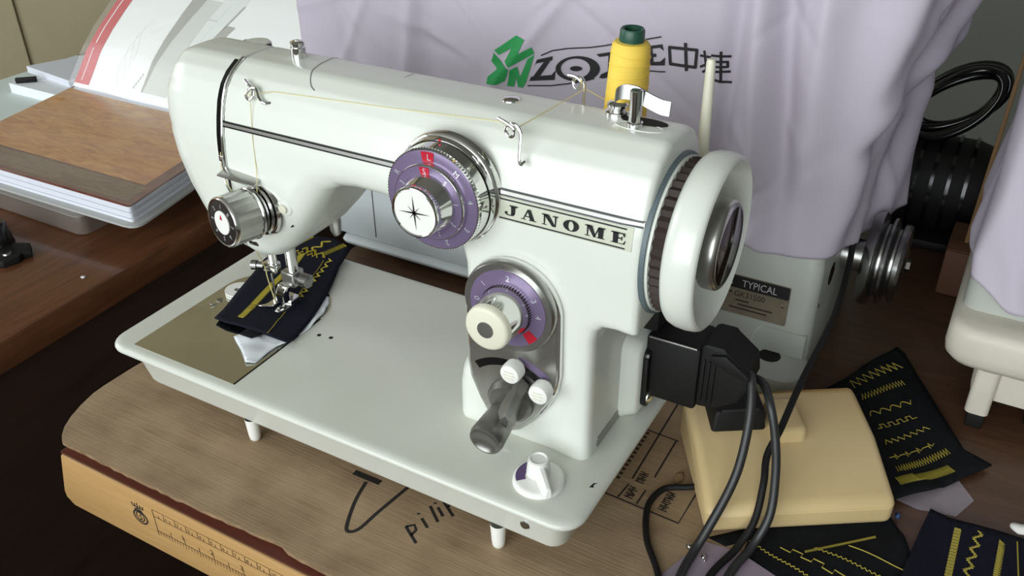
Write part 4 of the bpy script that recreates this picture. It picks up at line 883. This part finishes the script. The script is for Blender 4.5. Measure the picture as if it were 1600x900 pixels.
def drape(name, xfl, xfr, xbr, xbl, yf, yb, hem, ztop, fold, m, label, n=(220, 70, 80, 50), nz=96, cap=16):
    """dust cover: four walls with hanging folds; xfl.. give the corner x at a height, yf/yb the front and back y"""
    segs = []
    for k in range(n[0]): segs.append(('f', k/n[0]))
    for k in range(n[1]): segs.append(('r', k/n[1]))
    for k in range(n[2]): segs.append(('b', k/n[2]))
    for k in range(n[3]): segs.append(('l', k/n[3]))
    def pt(sg, t, z):
        A_, B_, C_, D_ = np.array((xfl(z), yf(z))), np.array((xfr(z), yf(z)+4)), np.array((xbr(z), yb)), np.array((xbl(z), yb))
        p, q, nrm = {'f': (A_, B_, (0, -1)), 'r': (B_, C_, (1, 0)), 'b': (C_, D_, (0, 1)), 'l': (D_, A_, (-1, 0))}[sg]
        c = p+(q-p)*t; soft = 1-max(0, 1-min(t, 1-t)*10)**2*.25
        d = fold(sg, c[0] if sg in 'fb' else c[1], z)
        cor = -5*max(0, 1-min(t, 1-t)*14)**2
        return (c[0]+nrm[0]*(d*soft+cor), c[1]+nrm[1]*(d*soft+cor), z)
    V = []; N = len(segs)
    for j in range(nz+1):
        for sg, t in segs:
            h = hem(sg, t); z = h+(ztop-h)*j/nz; V.append(pt(sg, t, z))
    ringw = np.array([max(0., 1-min(t, 1-t)*{'f': 9., 'r': 3.5, 'b': 6., 'l': 3.5}[sg]) for sg, t in segs])[:, None]
    for j in range(nz+1):
        Rg = np.array(V[j*N:(j+1)*N])
        for _ in range(34): Rg = Rg+ringw*(.5*(np.roll(Rg, 1, 0)+np.roll(Rg, -1, 0))-Rg)*.8
        V[j*N:(j+1)*N] = [tuple(p) for p in Rg]
    cxy = np.mean(np.array(V[-N:])[:, :2], 0)
    base = list(V[-N:])
    for j in range(1, cap+1):
        s = 1-j/cap
        for p in base: V.append((cxy[0]+(p[0]-cxy[0])*s, cxy[1]+(p[1]-cxy[1])*s, ztop+14*(1-s*s)))
    F = []
    for j in range(nz+cap):
        for i in range(N):
            a = j*N+i; b = j*N+(i+1) % N; F.append((a, b, b+N, a+N))
    o = mk(name, (V, F), m, smooth=180, solid=.8); o['label'] = label; o['category'] = 'dust cover'; return o
I = np.interp
def gs(a, w): return math.exp(-(a/w)**2)
CRE = []
rk_ = random.Random(21)
while len(CRE) < 46:
    s0_, z0_ = rk_.uniform(-10, 440), rk_.uniform(60, 260)
    if 150 < s0_ < 365 and 125 < z0_ < 210: continue
    CRE.append((s0_, z0_, rk_.choice((1, -1))*rk_.uniform(.5, 1.45), rk_.uniform(14, 34), rk_.uniform(2.6, 5.0), rk_.choice((1, 1, -1))*rk_.uniform(.9, 2.3)))
def creases(s, z):
    d = 0
    for s0_, z0_, a_, l_, w_, h_ in CRE:
        ds, dz = s-s0_, z-z0_; t_ = ds*math.sin(a_)*.6+dz*math.cos(a_); u_ = ds*math.cos(a_)-dz*math.sin(a_)
        if abs(u_) < 3*w_ and abs(t_) < 3*l_: d += h_*math.exp(-(u_/w_)**2-(t_/l_)**2)
    if 160 < s < 358 and 130 < z < 202: d *= .25
    return d
def fold1(sg, s, z):
    if sg == 'f':
        right = max(0., min(1., (s-300)/70.)); low = max(0., min(1., (170-z)/100.)); left = 1-right
        d = 1.8*math.sin(s/46.+z/210.)+1.2*math.sin(s/21.-z/130.+1)
        d += left*(2.8*gs(s-96-.12*(z-150), 6)-3.2*gs(s-112, 9)+2.2*gs((s-140)+.9*(z-205), 5)*gs(s-150, 40)+1.8*gs((s-60)-.5*(z-190), 5)-2.2*gs((s-30)+.3*(z-190), 8)-2.6*gs((s-210)+1.6*(z-222), 8)+2.4*gs((s-250)-.8*(z-235), 6))
        d += right*(-9.0*gs(s-352-.04*(z-150), 8)+9.0*gs(s-372-.10*(150-z), 9)-8.0*gs(s-391+.12*(z-150), 7)+8.5*gs(s-411-.05*(150-z), 8)-7*gs(s-428-.02*(z-150), 6))
        d += right*low*(3.0*math.sin(s/7.+z/50.)+2.2*gs((s-395)-.5*(z-95), 5)-2.2*gs((s-380)+.6*(z-85), 5))
        d += right*(2.2*gs((s-398)+.7*(z-140), 4.5)-2.4*gs((s-405)-1.1*(z-118), 5))*gs(z-125, 40)
        return d+creases(s, z)
    if sg == 'r': return .8*creases(z*1.4, s-190)+4.0*math.sin(s/21.+z/70.)+2.4*math.sin(s/9.-z/31.)+5*gs(z-162-.2*(s-300), 12)-5*gs(z-138-.2*(s-300), 10)
    return 2.5*math.sin(s/19.+z/80.)
zf_ = [40, 90, 122, 165, 209, 300]
def yfr(z): return 252+max(0, z-60)*.012
def hem1(sg, t):
    if sg == 'f': return 58-6*max(0, t-.86)/.14+2.5*math.sin(t*46)+(3 if t < .9 else 0)
    if sg == 'r': return 52-14*t+4*math.sin(t*9)
    if sg == 'b': return 40
    return 45
cov = drape('dust_cover', lambda z: -20-.02*z, lambda z: I(z, zf_, [428, 437, 441, 447, 460, 476]), lambda z: I(z, zf_, [468, 462, 460, 466, 484, 515]), lambda z: -24, yfr, 420, hem1, 300, fold1, 'cover_cloth', 'pale lavender cloth dust cover with green and black printed logo behind the white machine')
def ycov(x, z):
    t = (x-(-20-.02*z))/(442+20+.02*z); return yfr(z)+4*t-fold1('f', x, z)-.55
def decal(name, polys, m):
    bm = bmesh.new()
    for P in polys: 
        try: bm.faces.new([bm.verts.new((x, z, 0)) for x, z in P])
        except ValueError: pass
    bmesh.ops.triangulate(bm, faces=bm.faces[:])
    for _ in range(4):
        e = [x for x in bm.edges if x.calc_length() > 3.2]
        if e: bmesh.ops.subdivide_edges(bm, edges=e, cuts=1); bmesh.ops.triangulate(bm, faces=bm.faces[:])
    v, f = bm_out(bm); V = [(p[0], ycov(p[0], p[1]), p[1]) for p in v]
    F = []
    for q in f:
        a, b_, c = [np.array(V[i]) for i in q[:3]]
        F.append(q if np.cross(b_-a, c-a)[1] < 0 else q[::-1])
    return mk(name, (V, F), m, cov, smooth=0)
def fat(pts, w):
    P = [np.array(p, float) for p in pts]; out = []
    for a, b_ in zip(P[:-1], P[1:]):
        d = (b_-a)/np.linalg.norm(b_-a); s = np.array([-d[1], d[0]])*w/2; e = d*w*.25; out.append([tuple(a-s-e), tuple(b_-s+e), tuple(b_+s+e), tuple(a+s-e)])
    return out
T_ = [[(174.9, 165.3), (192.4, 178.3), (195.5, 171), (188.6, 168.5), (178.8, 162.4)], [(192.4, 178.3), (199.8, 176.3), (194.7, 165.4), (187.4, 154.5), (184.0, 158.6), (188.6, 168.5)], [(194.7, 165.4), (205.2, 171.5), (207.1, 167.0), (187.4, 154.5)]]
L_p = [[(174.2, 163.2), (171.7, 156.6), (176.9, 151.4), (187.2, 152.7), (176.5, 161.2)], [(176.9, 151.4), (168.4, 144.1), (167.6, 138.6), (176.7, 139.5), (183.4, 143.3), (187.2, 152.7)]]
R_p = [[(184.7, 139.3), (188.1, 152.6), (193.4, 155.4), (192.7, 147.5), (190.5, 139.7)], [(193.4, 155.4), (195.6, 147.9), (197.9, 140.1), (194.0, 140.0), (192.7, 147.5)], [(195.6, 147.9), (201.7, 162.2), (207.1, 166.1), (200.3, 144.3), (197.9, 140.1)]]
decal('logo_emblem', T_+L_p+R_p, 'logo_green')
def ering(cx, cz, a, b_, sh, ci, di, a2, b2, n=28):
    o = [(cx+a*math.cos(t), cz+b_*math.sin(t)+sh*math.cos(t)) for t in np.linspace(0, 2*math.pi, n, endpoint=False)]; i = [(ci+a2*math.cos(t), di+b2*math.sin(t)+sh*.66*math.cos(t)) for t in np.linspace(0, 2*math.pi, n, endpoint=False)]
    return [[o[k], o[(k+1) % n], i[(k+1) % n], i[k]] for k in range(n)]
LT = [[(209.3, 162.8), (221.8, 167.2), (221.5, 164.1), (208.4, 159.8), (206.8, 157.3)], [(215.3, 162.6), (221.8, 166.4), (211.5, 150.5), (204.7, 147.7)], [(203.0, 145.9), (204.6, 149.4), (221.1, 153.2), (224.4, 157.2), (223.6, 149.9)]]
LT += ering(242, 161.1, 17.8, 9.3, 2.9, 240.2, 161.1, 11.8, 7.2)+[[(240.7+5*math.cos(t), 161.1+1.9*math.sin(t)+.8*math.cos(t)) for t in np.linspace(0, 2*math.pi, 14, endpoint=False)]]
LT += [[(256.3, 174.1), (274.5, 179.8), (274.7, 177.4), (259.0, 172.6)], [(266.0, 177.2), (273.1, 178.9), (272.5, 164.6), (266.0, 163.3)], [(259.4, 157.8), (261.0, 160.7), (266.7, 164.0), (272.8, 165.7), (268.4, 160.4), (262.6, 157.8)]]
LT += [[(285, 183.5), (305.3, 189.0), (306.5, 184.8), (303.7, 186.4), (285, 181.4)], [(290.5, 184.6), (298.2, 186.4), (300.2, 175.0), (292.4, 173.3)], [(296.9, 181.0), (301.3, 182.2), (301.7, 179.9), (297.4, 179.0)], [(287, 173.6), (304.8, 177.2), (308.0, 180.6), (308.2, 175.1), (287, 171.5)]]
decal('logo_lettering', LT, 'logo_black')
LN = fat([(212.6, 166.4), (221.4, 171.1), (233.6, 174.5), (251.4, 178.0), (267.2, 182.4), (303.9, 193.7)], .9)+fat([(201.9, 142.2), (220.3, 145.0), (234.3, 148.8), (246.4, 152.7), (255.3, 156.5)], .9)+fat([(268, 161.5), (291.6, 167.9), (308.8, 170.9)], .9)
decal('logo_lines', LN, 'logo_black')
CH = fat([(310.3, 187.7), (329.0, 188.3), (329.1, 176.8), (311.9, 176.7), (310.3, 187.7)], 2.1)+fat([(321.0, 191.5), (323.3, 174)], 2.2)
for q in ([(334.0, 188.3), (336.6, 176.1), (334.4, 174.5)], [(331.8, 185.1), (338.2, 184.8)], [(332.6, 177.8), (338.0, 180.9)], [(339, 186), (350, 185.4)], [(339.6, 182), (348.6, 181.8), (349, 178.4), (339.8, 178.6)], [(344.4, 188.5), (346, 168.5)], [(339.6, 175.4), (350.5, 175.2)], [(341, 174), (339.4, 167.8)], [(340.5, 170.5), (346, 168.4), (352, 168)]): CH += fat(q, 1.6)
decal('logo_characters', CH, 'logo_black')

# ------------------------------------------------------------------ second machine at the right edge
rm2 = thing('industrial_machine', (610, 330, TZ), 'cream industrial machine bed on a black leg at the right edge', 'sewing machine')
mk('bed', loft([[(x, y, z) for x, y in rrect(518+i, 254+i, 720, 420, 16)] for i, z in ((9, 2), (4, 3.5), (1, 8), (0, 14), (0, 26), (1.5, 31), (5, 33))]), 'cast_cream', rm2, smooth=50)
mk('under_bed', loft([[(x, y, z) for x, y in rrect(541+i, 268+i, 720, 410, 8)] for i, z in ((6, -28), (1, -25), (0, -18), (0, 3))]), 'cast_cream', rm2, smooth=50)
mk('hinge_lug', loft([[(x, y, z) for x, y in rrect(542, 263, 557, 276, 4)] for z in (-36, -34, 0)]), 'cast_cream', rm2, smooth=50)
mk('stand_leg', rbox((550, 271, -42), (11, 11, 14.4), 1), 'black_plastic', rm2)
mk('pillar', loft([[(x, y, z) for x, y in rrect(522, 282, 700, 400, 10)] for z in (32, 60, 90)]), 'cast_grey', rm2, smooth=50)
mk('support_plate', rbox((640, 340, (TZ-28)/2), (120, 110, -28-TZ), 2), 'black_plastic', rm2)
def fold2(sg, s, z): return 2.2*math.sin(s/13.+z/50.)+1.4*math.sin(s/6.-z/33.)+(3*math.exp(-((s-548+.4*(z-60))/8.)**2) if sg == 'f' else 0)
def hem2(sg, t):
    if sg == 'f': return 58-26*min(1, t*4)+3*math.sin(t*40)
    if sg == 'l': return 52+18*(1-abs(2*t-1))+3*math.sin(t*15)
    return 50
o = drape('dust_cover', lambda z: I(z, [30, 72, 120, 300], [524, 518, 523, 527]), lambda z: 730, lambda z: 730, lambda z: I(z, [30, 72, 120, 300], [520, 516, 522, 528]), lambda z: 272+z*.03, 425, hem2, 330, fold2, 'cover_cloth', 'pale lavender dust cover at the right edge hanging over the cream machine', n=(110, 20, 40, 80))
tag(mk('wooden_slat', rbox((514.5, 470, 62), (3.4, 22, 222), .6, rot=(0, .02, 0)), 'wood_slat', smooth=30), 'narrow upright wooden board behind the right dust cover', 'board')

# ------------------------------------------------------------------ dark clutter between the two covers
cl = B()
rr_ = random.Random(3)
for k in range(7):
    a = 34+rr_.uniform(-4, 3); b_ = 30+rr_.uniform(-4, 4); dy = 4*k
    cl.add(tube([(474+a*math.cos(t)+.25*b_*math.sin(t), 545+dy+8*math.sin(t+k), 80+b_*.95*math.sin(t)+.35*a*math.cos(t)) for t in np.linspace(0, 2*math.pi, 40, endpoint=False)], 3.4, 8, closed=True))
tag(mk('cable_coil', cl, 'black_gloss', smooth=180), 'coil of black cable on top of the black motor in the dark corner', 'cable')
mt = thing('machine_motor', (485, 560, TZ), 'black machine motor standing in the dark corner between the two dust covers', 'motor')
mk('motor_body', lathe((430, 560, 0), (1, 0, 0), [(0, 0), (0, 36), (6, 43), (70, 44), (84, 40), (90, 24), (90, 0)], 48), 'black_plastic', mt)
mk('motor_base', rbox((475, 560, -45), (90, 90, 8.6), 2), 'black_plastic', mt)
for k in range(5): mk('cooling_fin', lathe((442+14*k, 560, 0), (1, 0, 0), [(0, 43), (0, 46), (3, 46), (3, 43)], 40), 'black_gloss', mt)
mk('motor_pulley', lathe((520, 560, 0), (1, 0, 0), [(0, 12), (4, 26), (9, 26), (12, 18), (15, 26), (20, 26), (21, 0)], 36), 'dark_metal', mt)
bx_ = thing('carton', (540, 500, TZ), 'small brown carton in the dark behind the right machine', 'box')
mk('carton_body', rbox((560, 470, TZ+21), (120, 60, 42), 1.5), 'brown_box', bx_); mk('carton_flap', rbox((560, 455, TZ+42.6), (118, 28, 1), .3), 'brown_box', bx_)
tag(mk('blue_crate', B().add(rbox((588, 585, 26), (84, 60, 150), 3)).add(rbox((588, 554, 60), (70, 3, 60), 1)), 'blue_thing', smooth=30), 'dark blue plastic crate behind the right dust cover', 'crate')

# ------------------------------------------------------------------ left table and the things on it
lt = thing('side_table', (-420, 200, FZ), 'reddish brown polished wooden table on the left with a dark side', 'table')
q = [(-121, -420), (-156, 600), (-704, 600), (-704, -420)]
mk('table_top', prism(q, (0, 0, -74), (1, 0, 0), (0, 1, 0), (0, 0, 28), r=2.5), 'left_table', lt, smooth=30)
mk('side_panel', prism([(-135, -400), (-169, 585), (-189, 585), (-155, -400)], (0, 0, FZ), (1, 0, 0), (0, 1, 0), (0, 0, -74-FZ)), 'left_side', lt, smooth=0)
mk('back_panel', prism([(-690, 585), (-670, 585), (-670, -400), (-690, -400)], (0, 0, FZ), (1, 0, 0), (0, 1, 0), (0, 0, -74-FZ)), 'left_side', lt, smooth=0)

pb = thing('plastic_case', (-320, 240, -46), 'clear plastic case lying under the orange brown book', 'case')
ring = lambda i, z: [(x, y, z) for x, y in rrect(-470+i, 148+i, -221-i, 318-i, 10)]
mk('case_body', loft([ring(2, -46), ring(0, -44), ring(0, -26), ring(.5, -25)]), 'case_plastic', pb, smooth=40)
mk('case_lid', loft([ring(-1, -25), ring(-1, -20), ring(0, -17.5), ring(3, -17)]), 'clear_plastic', pb, smooth=40)
bk = thing('book', (-300, 245, -17), 'thick book with orange wood grain cover in clear plastic on the left table', 'book')
def quad(o_, i=0, r=0):
    Q = [(-149, 153), (-188, 350), (-462, 350), (-420, 147)]
    c = np.mean(Q, 0); return [tuple(c+(np.array(p)-c)*(1+o_/150)) for p in Q]
def rq(s, z, r=9):
    P = quad(s); out = []; n = len(P)
    for i in range(n):
        p, a, b_ = np.array(P[i]), np.array(P[i-1]), np.array(P[(i+1) % n]); da = (a-p)/np.linalg.norm(a-p)*r; db = (b_-p)/np.linalg.norm(b_-p)*r
        for t in np.linspace(0, 1, 5): out.append(tuple((1-t)**2*(p+da)+2*t*(1-t)*p+t*t*(p+db))+(z,))
    return out
mk('back_cover', loft([rq(9, -16.8, 16), rq(9, -14.6, 16)]), 'folder_grey', bk, smooth=40)
for k in range(5): mk('page_block', loft([rq(-2-(k % 2)*1.5+.5*k, -14.6+3.3*k, 4), rq(-2-(k % 2)*1.5+.5*k, -11.6+3.3*k, 4)]), 'page', bk, smooth=40)
fc = mk('front_cover', loft([rq(0, 1.9, 4), rq(0, 3.6, 4)]), 'book_border', bk, smooth=40)
Qf = [np.array(p, float) for p in quad(0)]
def cov2(u_, v_, z): p = (Qf[3]*(1-u_)+Qf[0]*u_)*(1-v_)+(Qf[2]*(1-u_)+Qf[1]*u_)*v_; return (p[0], p[1], z)
mk('cover_panel', ([cov2(0, .19, 3.75), cov2(.95, .19, 3.75), cov2(.95, .93, 3.75), cov2(0, .93, 3.75)], [(0, 1, 2, 3)]), 'book_cover', fc, smooth=0)
mk('cover_band', ([cov2(0, .03, 3.75), cov2(.97, .03, 3.75), cov2(.97, .175, 3.75), cov2(0, .175, 3.75)], [(0, 1, 2, 3)]), 'book_band', fc, smooth=0)
def sheetw(u_, v_): p = cov2(u_*1.02, v_*1.02-.01, 5.2+1.1*math.sin(u_*17+v_*5)*v_+.8*math.sin(v_*23-u_*6)); return p
mk('plastic_sleeve', grid(sheetw, 40, 24), 'clear_plastic', bk, smooth=180)

# open magazine leaning back behind the book
mg = thing('magazine', (-310, 400, 3.8), 'open white magazine with a red margin stripe leaning up behind the book', 'magazine')
YZ = np.array([(330, 4.6), (340, 6), (355, 23), (370, 41), (393, 61), (421, 81), (453, 102), (490, 124), (530, 144), (575, 160)], float)
sl_ = np.r_[0, np.cumsum(np.hypot(*np.diff(YZ, axis=0).T))]; ML = sl_[-1]
def mpage(a, s, lift=0):
    y = I(s, sl_, YZ[:, 0]); z = I(s, sl_, YZ[:, 1]); y2 = I(s+2, sl_, YZ[:, 0]); z2 = I(s+2, sl_, YZ[:, 1]); d = np.array([y2-y, z2-z]); d /= np.linalg.norm(d)+1e-9
    w = 2.5*math.sin(a/60.)*min(1, s/60)
    return (-458+a, y-d[1]*(lift+w), z+d[0]*(lift+w))
def msheet(a0, a1, s0, s1, lift, nu=16, nv=24, sk0=0, sk1=0): return grid(lambda u_, v_: mpage(a0+(a1-a0)*u_+(sk0+(sk1-sk0)*u_)*v_, s0+(s1-s0)*v_, lift), nu, nv)
pgm = mk('page', msheet(0, 305, 9, ML, 0, 24, 40), 'page_print', mg, smooth=180, solid=1.2)
mk('page_stack', msheet(3, 305, 0, ML-4, -1.6, 24, 40), 'page', mg, smooth=180, solid=2.5)
mk('red_margin', msheet(0, 25, 11, ML, .25, 3, 40), 'page_red', pgm, smooth=180)
mk('margin_text', B().add(msheet(10, 11.2, 18, 60, .4, 1, 16)).add(msheet(9, 10.6, 66, ML, .4, 1, 30)), 'page_print', pgm, smooth=180)
mk('picture_body', msheet(112, 150, 20, 150, .3, 4, 24, 6, 24), 'page_grey', pgm, smooth=180)
mk('picture_edge', msheet(110, 112.5, 20, 150, .4, 1, 24, 6, 24), 'page_dark', pgm, smooth=180)
mk('picture_arm', msheet(150, 168, 60, 160, .3, 4, 20, 10, 26), 'page_faint', pgm, smooth=180)
b = B()
for a0, a1, s0, s1, k in ((172, 186, 84, 120, 12), (188, 222, 96, 104, 0), (196, 198, 66, 84, 4), (186, 188, 56, 60, 0), (182, 184, 50, 54, 0), (168, 170, 60, 150, 24)): b.add(msheet(a0, a1, s0, s1, .35, 2, 6, k, k))
mk('picture_detail', b, 'page_dark', pgm, smooth=180)
b = B()
for k in range(5):
    pts = [mpage(40+60*u_+k*9+20*math.sin(u_*5+k), 20+(90+10*k)*u_, .05) for u_ in np.linspace(0, 1, 24)]; b.add(tube(pts, .22, 4))
mk('faint_pattern', b, 'page_faint', pgm, smooth=60)
b = B()
for k in range(5): b.add(msheet(96+2.0*k, 97.3+2.0*k, 22+4*k, 25.4+4*k, .4, 1, 2))
mk('page_caption', b, 'page_dark', pgm, smooth=0)
mk('clear_sleeve', msheet(-7, 300, 12, ML, 2.0, 20, 30), 'clear_plastic', mg, smooth=180)

# loose papers further back on the left table
def sheet_thing(poly, z, m, label, thick=1.0, name='paper_sheet'):
    return tag(mk(name, prism(poly, (0, 0, z), (1, 0, 0), (0, 1, 0), (0, 0, thick)), m, smooth=0), label, 'paper')
sheet_thing([(-520, 250), (-468, 300), (-475, 440), (-520, 540), (-698, 520), (-700, 250)], -46, 'paper_green', 'large pale green white sheet spread flat on the left table', 1.0)
sheet_thing([(-640, 372), (-545, 372), (-490, 470), (-585, 520)], -45, 'paper', 'lower white paper bundle with a dark clip beside the magazine', 13, 'paper_bundle')
sheet_thing([(-655, 412), (-555, 400), (-505, 500), (-600, 540)], -32, 'page', 'topmost white paper bundle behind the dark clip', 9, 'paper_bundle')
tag(mk('paper_clip', rbox((-621, 385, -28.4), (26, 5, 6.8), .8, rot=(0, 0, .75)), 'black_plastic', smooth=30), 'short black clip lying on the white paper bundle', 'clip')
# black clamp at the left edge
ck_ = thing('machine_bracket', (-262, 92, -46), 'black metal bracket with a screw on the left table at the left edge', 'bracket')
mk('bracket_plate', prism([(-330, 84), (-262, 62), (-236, 74), (-232, 88), (-236, 94), (-231, 100), (-246, 110), (-258, 104), (-300, 118), (-330, 116)], (0, 0, -45.8), (1, 0, 0), (0, 1, 0), (0, 0, 7), r=1), 'black_plastic', ck_, smooth=30)
mk('bracket_post', lathe((-272, 96, -40), (0, 0, 1), [(0, 14), (4, 13), (20, 11), (22, 9), (22, 0)], 24), 'black_gloss', ck_)
mk('bracket_screw', lathe((-246, 86, -38.8), (0, 0, 1), [(0, 4.6), (1.4, 4.2), (2, 0)], 16), 'steel', ck_)
lint('fabric_scrap', (-160, 98, -45), (2, 2, 1), 'white_lint', 'tiny white fluff near the edge of the reddish table', 'scrap')
